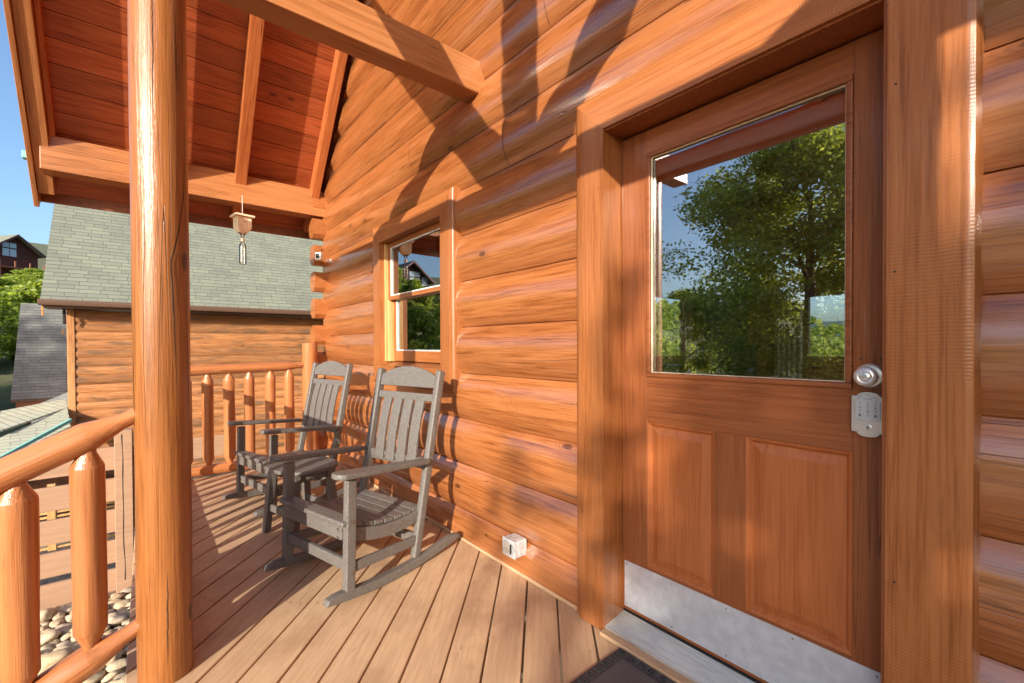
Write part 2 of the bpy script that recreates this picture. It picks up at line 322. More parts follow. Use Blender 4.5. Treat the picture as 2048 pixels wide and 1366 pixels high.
# ------------------------------------------------------------------ mesh helpers
class MB:
    def __init__(s): s.v = []; s.f = []
    def add(s, vs, fs, mtx=None):
        b = len(s.v)
        s.v += [tuple(mtx @ Vector(q)) if mtx else tuple(q) for q in vs]
        s.f += [tuple(b+i for i in f) for f in fs]; return s
    def box(s, x0, x1, y0, y1, z0, z1, mtx=None):
        vs = [(x, y, z) for z in (z0, z1) for y in (y0, y1) for x in (x0, x1)]
        return s.add(vs, [(0, 2, 3, 1), (4, 5, 7, 6), (0, 1, 5, 4), (2, 6, 7, 3), (0, 4, 6, 2), (1, 3, 7, 5)], mtx)
    def prism(s, poly, a, b, axis='Z', mtx=None):
        # poly: 2D points (counter-clockwise) extruded along axis from a to b
        n = len(poly)
        def P(p, t): return {'Z': (p[0], p[1], t), 'Y': (p[0], t, p[1]), 'X': (t, p[0], p[1])}[axis]
        vs = [P(p, a) for p in poly] + [P(p, b) for p in poly]
        fs = [tuple(range(n))[::-1], tuple(range(n, 2*n))] + [(i, (i+1) % n, n+(i+1) % n, n+i) for i in range(n)]
        if axis == 'Y': fs = [f[::-1] for f in fs]
        return s.add(vs, fs, mtx)
    def lathe(s, prof, seg=24, mtx=None, wob=0., seed=0, caps=True):
        # prof: list of (z, r)
        vs = []; n = len(prof)
        for z, r in prof:
            for k in range(seg):
                a = 2*PI*k/seg
                rr = r*(1 + wob*noise.noise(Vector((math.cos(a)*1.3+seed*7.1, math.sin(a)*1.3, z*2.2+seed)))) if wob else r
                vs.append((rr*math.cos(a), rr*math.sin(a), z))
        fs = [(i*seg+k, i*seg+(k+1) % seg, (i+1)*seg+(k+1) % seg, (i+1)*seg+k) for i in range(n-1) for k in range(seg)]
        if caps: fs += [tuple(range(seg))[::-1], tuple(range((n-1)*seg, n*seg))]
        return s.add(vs, fs, mtx)
    def build(s, name, mat, parent=None, smooth=False, bevel=0., loc=None, mtx=None, segs=2, autos=35):
        me = bpy.data.meshes.new(name); me.from_pydata(s.v, [], s.f); me.validate(); 
        bm = bmesh.new(); bm.from_mesh(me); bmesh.ops.recalc_face_normals(bm, faces=bm.faces); bm.to_mesh(me); bm.free()
        if mat: me.materials.append(mat)
        o = bpy.data.objects.new(name, me); C.objects.link(o)
        if smooth: 
            me.polygons.foreach_set('use_smooth', [True]*len(me.polygons))
            me.set_sharp_from_angle(angle=math.radians(autos))
        if parent: o.parent = parent
        if mtx is not None: o.matrix_local = mtx
        elif loc is not None: o.location = loc
        elif parent and parent.get('_w'): o.location = [-x for x in parent.location]
        if bevel:
            md = o.modifiers.new('bevel', 'BEVEL'); md.width = bevel; md.segments = segs; md.limit_method = 'ANGLE'; md.angle_limit = math.radians(40); md.harden_normals = False
            me.polygons.foreach_set('use_smooth', [True]*len(me.polygons)); me.set_sharp_from_angle(angle=math.radians(30))
            md2 = o.modifiers.new('wn', 'WEIGHTED_NORMAL')
        return o
def thing(name, label, cat, loc=(0, 0, 0), rotz=0, group=None, world=True):
    o = bpy.data.objects.new(name, None); C.objects.link(o); o.location = loc; o.rotation_euler = (0, 0, rotz)
    o['label'] = label; o['category'] = cat
    if group: o['group'] = group
    if world: o['_w'] = 1
    return o
def tag(o, label, cat, group=None):
    o['label'] = label; o['category'] = cat
    if group: o['group'] = group
    return o
def struct(o): o['kind'] = 'structure'; return o
def copy_tree(o, parent=None, only_top=None):
    c = o.copy(); C.objects.link(c)
    if parent: c.parent = parent
    for ch in list(o.children): copy_tree(ch, c)
    return c
def frame(p0, p1, up=(0, 0, 1), axis='Z', parent=None):
    """matrix with local axis along p0->p1, origin p0"""
    p0 = Vector(p0); d = (Vector(p1)-p0).normalized(); u = Vector(up)
    s = u.cross(d)
    if s.length < 1e-5: s = Vector((1, 0, 0)).cross(d)
    s.normalize(); t = d.cross(s)
    if axis == 'Z': cols = (s, t, d)
    else: cols = (d, s, t)      # X along, Z = t (upwards)
    m = Matrix(((cols[0].x, cols[1].x, cols[2].x, p0.x), (cols[0].y, cols[1].y, cols[2].y, p0.y), (cols[0].z, cols[1].z, cols[2].z, p0.z), (0, 0, 0, 1)))
    if parent is not None: m = Matrix.Translation(parent.location).inverted() @ m if parent.get('_w') else m
    return m
def beam(name, p0, p1, w, h, mat, parent=None, bevel=.006):
    """sawn timber; w across, h tall, centred on the p0-p1 line"""
    L = (Vector(p1)-Vector(p0)).length; mb = MB().box(0, L, -w/2, w/2, -h/2, h/2)
    return mb.build(name, mat, parent, bevel=bevel, mtx=frame(p0, p1, axis='X', parent=parent))
def log(name, p0, p1, r, mat, parent=None, tenon=None, seed=0, seg=28, wob=.05, r1=None, facets=False):
    L = (Vector(p1)-Vector(p0)).length; r1 = r1 or r; prof = []
    n = max(6, int(L/.06))
    def rr(t): return r+(r1-r)*t
    if tenon:
        tr, tl, cl = tenon      # tenon radius, tenon length, cone length
        prof += [(0, tr), (tl, tr), (tl+cl, rr(0)*.97), (tl+cl+.008, rr(0))]
        for i in range(1, n): prof.append((tl+cl+.01+(L-2*(tl+cl+.01))*i/n, rr(i/n)))
        prof += [(L-tl-cl-.008, rr(1)), (L-tl-cl, rr(1)*.97), (L-tl, tr), (L, tr)]
    else:
        for i in range(n+1): prof.append((L*i/n, rr(i/n)))
    mb = MB().lathe(prof, seg, wob=wob, seed=seed)
    return mb.build(name, mat, parent, smooth=True, mtx=frame(p0, p1, axis='Z', parent=parent), autos=32)

# ------------------------------------------------------------------ setting: ground, hills
def gh(x, y):
    z = -1.47
    if x < -8: z -= min(1.2, (-8-x)*.12)
    if x < -24: z += (-24-x)*.18
    if y > 12: z -= min(14, (y-12)*.35)
    if y > 90: z += (y-90)*.135 + 1.5*math.sin(x*.05)
    if y < -20: z += (-20-y)*.03
    return z
mb = MB(); xs = sorted(set([-400, -320, -260, -200, -160, -130]+list(range(-110, -20, 6))+list(range(-20, 21, 2))+[30, 50, 80, 130, 200, 300, 400])); ys = sorted(set([-400, -250, -150, -100, -70, -50]+list(range(-40, 30, 3))+[40, 60, 90, 110, 130, 150, 170, 200]))
vs = [(x, y, gh(x, y)+(0 if abs(x) < 9 and abs(y) < 6 else .25*noise.noise(Vector((x*.2, y*.2, 0))))) for y in ys for x in xs]
nx = len(xs); mb.add(vs, [(j*nx+i, j*nx+i+1, (j+1)*nx+i+1, (j+1)*nx+i) for j in range(len(ys)-1) for i in range(nx-1)])
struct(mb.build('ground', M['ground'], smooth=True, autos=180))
# distant mountain ridge
mb = MB(); k = 60; vs = []
for i in range(k+1):
    x = -3200+4200*i/k; h = 95+45*noise.noise(Vector((x*.0012, 3.1, 0)))+14*noise.noise(Vector((x*.006, 1, 0)))
    vs += [(x, 1850, -20), (x, 2050, h), (x, 2400, -20)]
mb.add(vs, [(3*i+j, 3*i+3+j, 3*i+4+j, 3*i+1+j) for i in range(k) for j in (0, 1)])
struct(mb.build('mountains', M['mountain'], smooth=True, autos=180))

# ------------------------------------------------------------------ deck
DA = .754952; DP = .151; D0 = .0718
def clip(poly, a, b, c):      # keep a*x+b*y<=c
    out = []
    for i in range(len(poly)):
        p, q = poly[i], poly[(i+1) % len(poly)]; dp = a*p[0]+b*p[1]-c; dq = a*q[0]+b*q[1]-c
        if dp <= 0: out.append(p)
        if dp*dq < 0: t = dp/(dp-dq); out.append((p[0]+t*(q[0]-p[0]), p[1]+t*(q[1]-p[1])))
    return out
u = (-math.cos(DA), math.sin(DA)); nn = (math.sin(DA), math.cos(DA))
mb = MB(); rot = Matrix.Rotation(math.atan2(u[1], u[0]), 4, 'Z'); irot = rot.inverted()
X0, X1, Y0, Y1 = -5.36, 1.9, -.075, 1.60
for kk in range(-34, 22):
    a = D0+DP*kk+.0040; b = D0+DP*(kk+1)-.0040; wv = random.uniform(-.0012, .0012)
    a += wv; b += random.uniform(-.0012, .0012); s0, s1 = -7, 7
    poly = [(nn[0]*a+u[0]*s0, nn[1]*a+u[1]*s0), (nn[0]*a+u[0]*s1, nn[1]*a+u[1]*s1), (nn[0]*b+u[0]*s1, nn[1]*b+u[1]*s1), (nn[0]*b+u[0]*s0, nn[1]*b+u[1]*s0)]
    for A in ((1, 0, X1), (-1, 0, -X0), (0, 1, Y1), (0, -1, -Y0)):
        if poly: poly = clip(poly, *A)
    if len(poly) < 3: continue
    lp = [(irot @ Vector((x, y, 0)))[:2] for x, y in poly]
    zt = random.uniform(-.001, .001)
    mb.prism(lp, -.035, zt, 'Z')
dk = struct(mb.build('deck', M['deck'], bevel=.004)); dk.rotation_euler = (0, 0, math.atan2(u[1], u[0]))
mb = MB()
for i in range(10): mb.box(X0+.05+i*.75, X0+.09+i*.75, Y0+.04, Y1, -.24, -.042)
mb.box(X0, X1, Y0, Y0+.038, -.28, -.037); mb.box(X0, X0+.038, Y0+.04, Y1, -.28, -.037)
struct(mb.build('deck_frame', M['deck'], bevel=.003))

# ------------------------------------------------------------------ log cabin
ROOF_M = 1.17; RX = -.73
def zroof(x): return 3.01+ROOF_M*((x+5.1) if x <= RX else (2*RX-x+5.1))
LS, LP = .176, .2985      # first seam height, log pitch
def profY(z):
    t = ((z-LS)/LP) % 1.0; q = abs(2*t-1)
    return 1.600-.050*(1-q**2.2) + (.009 if q > .985 else 0)
cab = thing('log_cabin', 'orange stained log cabin with round-faced wall logs, half-glass door and sash window', 'house', (-1.0, 1.62, 0))
DOOR = (-1.235, -.275, -.3, 2.180); WIN = (-3.63, -2.62, 1.10, 2.13)
mb = MB()
def wcol(xa, xb, za, zbf):
    n = max(1, int(math.ceil((xb-xa)/.25)))
    zs = [za]
    z = za; step = LP/14
    k0 = math.floor((za-LS)/LP)*LP+LS
    allz = sorted([k0+i*step+e for i in range(int(6.2/step)+200) for e in ((0,) if i % 14 else (-.0026, -.0022, 0, .0022, .0026))])
    top = max(zbf(xa+(xb-xa)*i/n) for i in range(n+1))
    zs += [q for q in allz if za+1e-4 < q < top-1e-4] + [top]
    vs = []; X = [xa+(xb-xa)*i/n for i in range(n+1)]
    for q in zs:
        for x in X:
            zz = min(q, zbf(x)); 
            ir = .004*noise.noise(Vector((x*.9, 0, math.floor((q-LS+1e-4)/LP)*3.3)))+.0025*noise.noise(Vector((x*2.5, q*9, 0)))
            vs.append((x, profY(q)+ir*(1 if profY(q) < 1.596 else 0), zz))
    m = n+1
    mb.add(vs, [(j*m+i, j*m+i+1, (j+1)*m+i+1, (j+1)*m+i) for j in range(len(zs)-1) for i in range(n)])
wcol(-5.26, WIN[0], -.05, lambda x: zroof(x)+.1)
wcol(WIN[0], WIN[1], -.05, lambda x: WIN[2]); wcol(WIN[0], WIN[1], WIN[3], lambda x: zroof(x)+.1)
wcol(WIN[1], DOOR[0], -.05, lambda x: zroof(x)+.1)
wcol(DOOR[0], DOOR[1], DOOR[3], lambda x: zroof(x)+.1)
wcol(DOOR[1], 3.8, -.05, lambda x: zroof(x)+.1)
wall = mb.build('wall', M['wall'], cab, smooth=True, autos=50)
# inner face of the wall, with the same openings
mb = MB()
def iw(xa, xb, za, zb, y=1.76): mb.box(xa, xb, y, y+.02, za, zb)
iw(-5.2, WIN[0], -.05, 3.1); iw(WIN[0], WIN[1], -.05, WIN[2]); iw(WIN[0], WIN[1], WIN[3], 3.1); iw(WIN[1], DOOR[0], -.05, 3.1); iw(DOOR[0], DOOR[1], DOOR[3], 3.1); iw(DOOR[1], 3.7, -.05, 3.1)
mb.build('inner_wall', M['plaster'], cab)
# base strip where the wall meets the deck
mb = MB().box(-5.26, -1.41, 1.545, 1.60, .0035, .022).box(-.09, 1.9, 1.545, 1.60, .0035, .022)
mb.build('base_strip', M['deck'], cab, bevel=.003)
# butt joints between log lengths and the caulk bead beside the window casing
def strip(name, x, za, zb, w_, mat, out=.0012, wav=0.):
    vs = []; n_ = 40
    for i in range(n_+1):
        z = za+(zb-za)*i/n_; y = profY(z)-out-(.004 if wav else .003); xx = x+wav*noise.noise(Vector((0, z*6, x)))
        ww = w_*(1+(.6*noise.noise(Vector((z*22, 0, 1))) if wav else 0))
        vs += [(xx-ww/2, y, z), (xx+ww/2, y, z)]
    MB().add(vs, [(2*i, 2*i+1, 2*i+3, 2*i+2) for i in range(n_)]).build(name, mat, cab, smooth=True)
def zrow(k): return LS+LP*k
strip('butt_joint', -1.955, zrow(7)+.01, zrow(8)-.01, .004, M['dark'])
strip('butt_joint', -1.62, zrow(9)+.01, zrow(10)-.01, .003, M['dark'])
strip('butt_joint', -3.1, zrow(8)+.01, zrow(9)-.01, .003, M['dark'])
# crossing corner logs: chamfered ends that stick out past the front wall
for i in range(12):
    zc = .183+LP*(i)+.0; 
    if zc > 2.9: break
    h = .108; t = .17; xr = -5.20
    poly = [(xr-t, zc-h*.45), (xr-t*.72, zc-h), (xr-.03, zc-h), (xr, zc-h*.62), (xr, zc+h*.62), (xr-.03, zc+h), (xr-t*.72, zc+h), (xr-t, zc+h*.45)]
    MB().prism(poly, 1.44+random.uniform(-.008, .008), 1.64, 'Y').build('corner_log', M['trimX'], cab)
# side wall of the cabin
mb = MB()
vs = []; Yv = [1.64, 3.5, 6, 8.9-1.25]
def side(ya, yb, za, zb):
    n = int((zb-za)/(LP/8)); vs = []
    for j in range(n+1):
        z = za+(zb-za)*j/n; xx = -5.21-(1.600-profY(z))
        vs += [(xx, ya, z), (xx, yb, z)]
    mb.add(vs, [(2*j, 2*j+1, 2*j+3, 2*j+2) for j in range(n)])
SW = (7.50, 9.14, .98, 2.24)
side(1.62, SW[0], -1.4, 2.95); side(SW[0], SW[1], -1.4, SW[2]); side(SW[0], SW[1], SW[3], 2.95); side(SW[1], 9.6, -1.4, 2.95)
mb.build('side_wall', M['wall'], cab, smooth=True, autos=50)
mb = MB().box(-5.19, 3.75, 1.64, 9.5, -.06, -.02); mb.build('floor', M['floorin'], cab)
mb = MB().box(-5.19, 3.75, 1.64, 9.5, 3.1, 3.14); mb.build('upper_floor', M['plaster'], cab)
FW = (-2.87, 2.6, 1.03, 2.13)  # far window, widened out of view to bring more light into the room
mb = MB()
for a in ((-5.19, FW[0], -.02, 3.1), (FW[0], FW[1], -.02, FW[2]), (FW[0], FW[1], FW[3], 3.1), (FW[1], 3.75, -.02, 3.1)): mb.box(a[0], a[1], 9.5, 9.6, a[2], a[3])
for a in ((1.8, 2.6, -.02, 2.8), (2.6, 8.4, -.02, .5), (2.6, 8.4, 2.45, 2.8), (8.4, 9.5, -.02, 2.8)): mb.box(3.7, 3.75, *a)  # unseen right wall, its large opening added to let sun into the room
for a in ((1.8, SW[0], -.02, 3.1), (SW[0], SW[1], -.02, SW[2]), (SW[0], SW[1], SW[3], 3.1), (SW[1], 9.5, -.02, 3.1)): mb.box(-5.19, -5.14, a[0], a[1], a[2], a[3])
mb.build('back_wall', M['plaster'], cab)
mb = MB()
for yy in (SW[0], SW[1]-.07): mb.box(-5.14, -5.10, yy, yy+.07, SW[2], SW[3])
mb.box(-5.14, -5.10, SW[0]+.07, SW[1]-.07, SW[2], SW[2]+.04)
mb.build('side_window_frame', M['palewood'], cab, bevel=.003)

# casings, D-shaped, mitred
def dprof(w, d0, d1, c=.40):      # across 0..w ; returns (across, y) points from outer to inner
    pts = []
    for i in range(21):
        t = i/20; pts.append((w*t, d0-(d0-d1)*(1-abs(1-min(1., t/c))**2.2)**.5 if t < c else d1+(t-c)/(1-c)*.003))
    return pts
def casing(outer, inner_w, xl, xr, zt, zb, yb, yf, parent, name, bottom=False):
    """three or four mitred sides around an opening: xl,xr,zt,zb = outer bounds"""
    W = inner_w
    def side_mesh(kind):
        pf = dprof(W, yb, yf, .10 if (kind == 'R' and not bottom) else .40)
        vs = []; n = len(pf)
        for end in (0, 1):
            for a, y in pf+[(W, 1.66), (0, 1.66)]:
                if kind == 'L': vs.append((xl+a, y, (zt-a) if end else (zb+a if bottom else zb)))
                if kind == 'R': vs.append((xr-a, y, (zt-a) if end else (zb+a if bottom else zb)))
                if kind == 'T': vs.append(((xl+a) if end == 0 else (xr-a), y, zt-a))
                if kind == 'B': vs.append(((xl+a) if end == 0 else (xr-a), y, zb+a))
        n = len(pf)+2
        fs = [(i, (i+1) % n, n+(i+1) % n, n+i) for i in range(n)]+[tuple(range(n)), tuple(range(n, 2*n))]
        return MB().add(vs, fs)
    for k in 'LRT'+('B' if bottom else ''):
        side_mesh(k).build(name, M['trimZ'] if k in 'LR' else M['trimX'], parent, smooth=True, autos=40)
casing(None, .172, -1.400, -.108, 2.352, .0035, 1.549, 1.518, cab, 'door_casing')
casing(None, .158, -3.785, -2.458, 2.285, .935, 1.552, 1.525, cab, 'window_casing', bottom=True)

for xx, zz in ((-.262, 1.93), (-.135, 1.86), (-.262, 1.44), (-.137, 1.33), (-.26, .62), (-.137, .86), (-.262, .30), (-1.255, 1.93), (-1.375, 1.30), (-1.255, .72), (-1.26, 1.12)):
    MB().lathe([(0, .0026), (.001, .002)], 8, Matrix.Translation((xx, 1.5195, zz)) @ Matrix.Rotation(PI/2, 4, 'X')).build('nail', M['blackpl'], cab)
# door frame (jambs) ------------------------------------------------
mb = MB().box(-1.262, -1.232, 1.532, 1.75, .03, 2.17).box(-.290, -.262, 1.532, 1.75, .03, 2.17).box(-1.262, -.262, 1.534, 1.75, 2.172, 2.20)
mb.box(-1.232, -1.220, 1.70, 1.75, .05, 2.17).box(-.302, -.290, 1.70, 1.75, .05, 2.17).box(-1.22, -.302, 1.70, 1.75, 2.155, 2.17)
mb.build('door_jamb', M['doorZ'], cab, bevel=.002)
# door leaf (part) with sub-parts
DY = 1.650; dl, dr, db, dt = -1.224, -.296, .066, 2.162
gl, gr, gb, gt = -1.094, -.386, 1.118, 2.058
mb = MB()
mb.box(dl, gl-.004, DY, DY+.045, db, dt).box(gr+.004, dr, DY, DY+.045, db, dt)
door = mb.build('door', M['doorZ'], cab, bevel=.0025)
off = None
def sub(mb, name, mat, **k):
    o = mb.build(name, mat, door, loc=(0, 0, 0), **k); return o
for za, zb in ((gt+.004, dt-.001), (.922, gb-.004), (db+.001, .296)):
    sub(MB().box(gl-.0045, gr+.0045, DY+.0006, DY+.045, za, zb), 'door_rail', M['doorX'], bevel=.0015)
sub(MB().box(-.805, -.694, DY+.0003, DY+.045, .296, .922), 'mullion', M['doorZ'], bevel=.0015)
for xa, xb in ((gl-.0055, -.8055), (-.6935, gr+.0055)):
    za, zb = .2965, .9215; vs = []
    rings = [(0, .0), (.010, .004), (.018, .013), (.024, .013), (.052, .004), (.060, .004)]
    for ins, dep in rings:
        vs += [(xa+ins, DY+.002+dep, za+ins), (xb-ins, DY+.002+dep, za+ins), (xb-ins, DY+.002+dep, zb-ins), (xa+ins, DY+.002+dep, zb-ins)]
    fs = [(4*r+i, 4*r+(i+1) % 4, 4*r+4+(i+1) % 4, 4*r+4+i) for r in range(len(rings)-1) for i in range(4)]+[tuple(4*(len(rings)-1)+i for i in range(4))]
    sub(MB().add(vs, fs), 'panel', M['panel'])
mb = MB()
for (xa, xb, za, zb) in ((gl-.004, gr+.004, gt-.014, gt+.004), (gl-.004, gr+.004, gb-.004, gb+.014), (gl-.004, gl+.014, gb+.014, gt-.014), (gr-.014, gr+.004, gb+.014, gt-.014)):
    mb.box(xa, xb, DY-.006, DY+.03, za, zb)
sub(mb, 'glazing_bead', M['doorX'], bevel=.004)
sub(MB().box(gl+.006, gr-.006, DY+.018, DY+.022, gb+.006, gt-.006), 'pane', M['glass'])
sub(MB().box(gl+.012, gl+.018, DY+.006, DY+.017, gb+.014, gt-.014).box(gr-.018, gr-.012, DY+.006, DY+.017, gb+.014, gt-.014).box(gl+.018, gr-.018, DY+.006, DY+.017, gt-.019, gt-.0145).box(gl+.018, gr-.018, DY+.006, DY+.017, gb+.0145, gb+.018), 'sealant', M['caulk'], bevel=.002)
# roller shade behind the glass
sub(MB().box(gl+.01, gr-.01, DY+.05, DY+.075, 1.976, 2.075), 'shade_roll', M['shade'], bevel=.01)
sub(MB().box(gl+.01, gr-.01, DY+.055, DY+.068, 1.940, 1.975), 'shade_hem', simple('shade hem', (.16, .05, .04), .6), bevel=.003)
# kick plate
mb = MB().box(-1.212, -.306, DY-.0035, DY-.0005, .082, .286)
sub(mb, 'kick_plate', M['kick'], bevel=.0008)
for xx in (-1.2, -.98, -.76, -.54, -.32):
    for zz in (.096, .272): sub(MB().lathe([(0, .0038), (.0016, .003)], 10, Matrix.Translation((xx, DY-.0034, zz)) @ Matrix.Rotation(PI/2, 4, 'X')), 'screw', M['screw'])
# knob
kp = Matrix.Translation((-.339, DY-.0005, 1.156)) @ Matrix.Rotation(PI/2, 4, 'X')
sub(MB().lathe([(0, .0355), (.004, .0355), (.006, .033), (.008, .0335), (.011, .031), (.013, .018), (.03, .0125), (.036, .016), (.042, .0255), (.050, .0285), (.058, .0275), (.062, .023), (.0635, .018), (.0625, .014), (.0645, .011), (.0655, .006), (.0655, .0005)], 48, kp), 'door_knob', M['nickel'], smooth=True, autos=25)
# keypad
def outl(w, h, cw, ch, n=10):
    pts = []
    for sy in (1, -1):
        arc = []
        for i in range(n+1):
            a = PI*i/n; arc.append((cw*math.cos(a), (h-ch)+ch*math.sin(a)))
        if sy == 1: pts += [(w, h-ch-.003)]+[(w-.001, h-ch)]+arc+[(-w+.001, h-ch), (-w, h-ch-.003)]
        else: pts += [(-w, -(h-ch-.003)), (-w+.001, -(h-ch))]+[(-x, -y) for x, y in arc]+[(w-.001, -(h-ch)), (w, -(h-ch-.003))]
    return pts
KX, KZ = -.339, 1.043
def shift(p): return [(KX+x, KZ+z) for x, z in p]
sub(MB().prism(shift(outl(.0400, .0665, .0270, .013)), DY-.024, DY-.0005, 'Y'), 'keypad_body', M['nickel'], bevel=.0018)
sub(MB().prism(shift([(x, y) for x, y in outl(.0340, .0605, .0225, .012)]), DY-.026, DY-.0242, 'Y'), 'keypad_bezel', M['nickel'], bevel=.0008)
fp = [(-.029, -.012)]+[(-.029+.058*i/8, -.012-.006*math.sin(PI*i/8)) for i in range(1, 8)]+[(.029, -.012), (.029, .040)]+[(.021*math.cos(PI*i/8), .043+.012*math.sin(PI*i/8)) for i in range(9)]+[(-.029, .040)]
sub(MB().prism(shift(fp), DY-.029, DY-.0262, 'Y'), 'keypad_face', M['keyface'], bevel=.0006)
sub(MB().lathe([(0, .0095), (.0012, .0095), (.0016, .008), (.002, .0078)], 24, Matrix.Translation((KX, DY-.0262, KZ-.037)) @ Matrix.Rotation(PI/2, 4, 'X')), 'key_cylinder', M['nickel'], smooth=True)
sub(MB().box(KX-.0008, KX+.0008, DY-.0292, DY-.0281, KZ-.043, KZ-.033).box(KX-.003, KX+.003, DY-.0293, DY-.0281, KZ-.0375, KZ-.0355), 'key_slot', M['blackpl'])
def text(s, x, z, size, parent, mat, y, name='digit'):
    cu = bpy.data.curves.new(name, 'FONT'); cu.body = s; cu.size = size; cu.extrude = .0002; cu.align_x = 'CENTER'; cu.align_y = 'CENTER'; cu.materials.append(mat)
    tmp = bpy.data.objects.new('tmp', cu); C.objects.link(tmp); dg = bpy.context.evaluated_depsgraph_get(); me = bpy.data.meshes.new_from_object(tmp.evaluated_get(dg)); bpy.data.objects.remove(tmp); me.name = name
    o = bpy.data.objects.new(name, me); C.objects.link(o); o.parent = parent; o.location = (x, y, z); o.rotation_euler = (PI/2, 0, 0); return o
for r, row in enumerate(('123', '456', '789')):
    for c, ch in enumerate(row): text(ch, KX-.018+.018*c, KZ+.033-.0115*r, .0125, door, M['ink'], DY-.0295)
text('0', KX, KZ-.0015, .0105, door, M['ink'], DY-.0295)
text('SCHLAGE', KX, KZ+.046, .0048, door, M['ink'], DY-.0295, 'lettering')
for sx in (-1, 1): sub(MB().prism([(KX+sx*.018-.0035, KZ-.006), (KX+sx*.018+.0035, KZ-.006), (KX+sx*.018+.0035, KZ), (KX+sx*.018, KZ+.0035), (KX+sx*.018-.0035, KZ)], DY-.0296, DY-.0292, 'Y'), 'key_symbol', M['ink'])
# old latch marks on the stile above the knob
for xx in (-.362, -.315): sub(MB().lathe([(0, .003), (.001, .0025)], 8, Matrix.Translation((xx, DY-.001, 1.205)) @ Matrix.Rotation(PI/2, 4, 'X')), 'screw_hole', M['blackpl'])

# threshold
mb = MB(); n = 26; poly = [(1.70, .0)]
pts = [(1.528, .004), (1.528, .026)]
for i in range(n):
    t = i/n; y = 1.532+.135*t; z = .028+.018*t
    pts += [(y, z), (y+.0018, z-.0016), (y+.0036, z-.0016)]
pts += [(1.668, .050), (1.75, .052), (1.75, .004)]
MB().prism([(a, b) for a, b in pts][::-1], -1.230, -.29, 'X').build('threshold', M['alum'], cab)
MB().box(-1.222, -.296, DY+.0, DY+.04, .053, .065).build('door_sweep', M['blackpl'], cab, bevel=.002)
MB().box(-1.2275, -.28, 1.490, 1.527, .0035, .020).build('threshold_board', M['deck'], cab, bevel=.002)

# window ---------------------------------------------------------------
wn_ = MB().box(-3.66, -3.632, 1.54, 1.75, 1.07, 2.16).box(-2.625, -2.60, 1.54, 1.75, 1.07, 2.16).box(-3.632, -2.625, 1.542, 1.75, 2.128, 2.16)
window = wn_.build('window', M['trimZ'], cab, bevel=.003)
def wsub(mb, name, mat, **k): return mb.build(name, mat, window, loc=(0, 0, 0), **k)
wsub(MB().prism([(1.535, 1.075), (1.535, 1.092), (1.70, 1.128), (1.70, 1.075)][::-1], -3.632, -2.625, 'X'), 'sill', M['trimX'], bevel=.003)
# side tracks of pale wood
for x0, x1, y0 in ((-3.632, -3.612, 1.575), (-3.612, -3.598, 1.60), (-2.640, -2.625, 1.575)):
    wsub(MB().box(x0, x1, y0, 1.69, 1.12, 2.128), 'track', M['palewood'], bevel=.002)
# upper (outer) sash, lower (inner) sash
def sash(xa, xb, za, zb, y, t, rt_, rb, mat_in):
    mb = MB().box(xa, xa+t, y, y+.035, za, zb).box(xb-t, xb, y, y+.035, za, zb).box(xa+t, xb-t, y+.0005, y+.034, zb-rt_, zb).box(xa+t, xb-t, y+.0005, y+.034, za, za+rb)
    wsub(mb, 'sash', M['trimX'], bevel=.002)
    mb = MB().box(xa+t, xa+t+.009, y+.004, y+.03, za+rb, zb-rt_).box(xb-t-.009, xb-t, y+.004, y+.03, za+rb, zb-rt_).box(xa+t+.009, xb-t-.009, y+.0045, y+.03, zb-rt_-.009, zb-rt_).box(xa+t+.009, xb-t-.009, y+.0045, y+.03, za+rb, za+rb+.009)
    wsub(mb, 'glazing_strip', M['whitepl'], bevel=.001)
    wsub(MB().box(xa+t+.004, xb-t-.004, y+.016, y+.019, za+rb+.003, zb-rt_-.003), 'pane', M['winglass'])
sash(-3.608, -2.642, 1.640, 2.126, 1.600, .042, .042, .034, None)
sash(-3.590, -2.642, 1.125, 1.675, 1.640, .046, .03, .085, None)

# interior ---------------------------------------------------------------
def curtain(x, y, w, h, z, ax):
    n = 40; vs = []
    for i in range(n+1):
        t = i/n; d = .03*math.sin(t*w*70)
        for zz in (z, z+h): vs.append((x+w*t, y+d, zz) if ax == 'X' else (x+d, y+w*t, zz))
    fs = [(2*i, 2*i+2, 2*i+3, 2*i+1) for i in range(n)]
    o = MB().add(vs, fs).build('curtain', M['curtain'], None, smooth=True)
    md = o.modifiers.new('s', 'SOLIDIFY'); md.thickness = .006; return o
tag(curtain(-3.40, 9.38, .46, 2.2, .15, 'X'), 'beige curtain hanging left of the far window seen through the door glass', 'curtain', 'curtains inside')
tag(curtain(-5.02, 8.95, .36, 2.3, .15, 'Y'), 'pale curtain at the corner beside the left room window', 'curtain', 'curtains inside')
fp_ = thing('fireplace', 'dark stone fireplace with wooden mantel seen through the door glass', 'fireplace', (-4.3, 9.3, 0))
MB().box(-5.0, -3.75, 9.2, 9.49, -.02, 1.18).box(-4.75, -3.95, 9.25, 9.49, 1.24, 2.6).build('surround', M['fireplace'], fp_, bevel=.01)
MB().box(-5.06, -3.68, 9.12, 9.49, 1.18, 1.24).build('mantel', M['sofa'], fp_, bevel=.01)
MB().box(-4.7, -4.1, 9.185, 9.199, .35, .95).build('firebox', M['blackpl'], fp_)
sf = thing('sofa', 'dark leather sofa facing the fireplace inside the cabin', 'sofa', (-3.6, 7.0, 0))
mb = MB().box(-4.15, -2.75, 6.6, 6.85, .1, .92); mb.build('backrest', M['sofa'], sf, bevel=.06, segs=4)
MB().box(-4.1, -2.8, 6.86, 7.5, .1, .48).build('seat', M['sofa'], sf, bevel=.05, segs=3)
for x in (-4.36, -2.74): MB().box(x, x+.2, 6.6, 7.5, .1, .68).build('armrest', M['sofa'], sf, bevel=.05, segs=3)
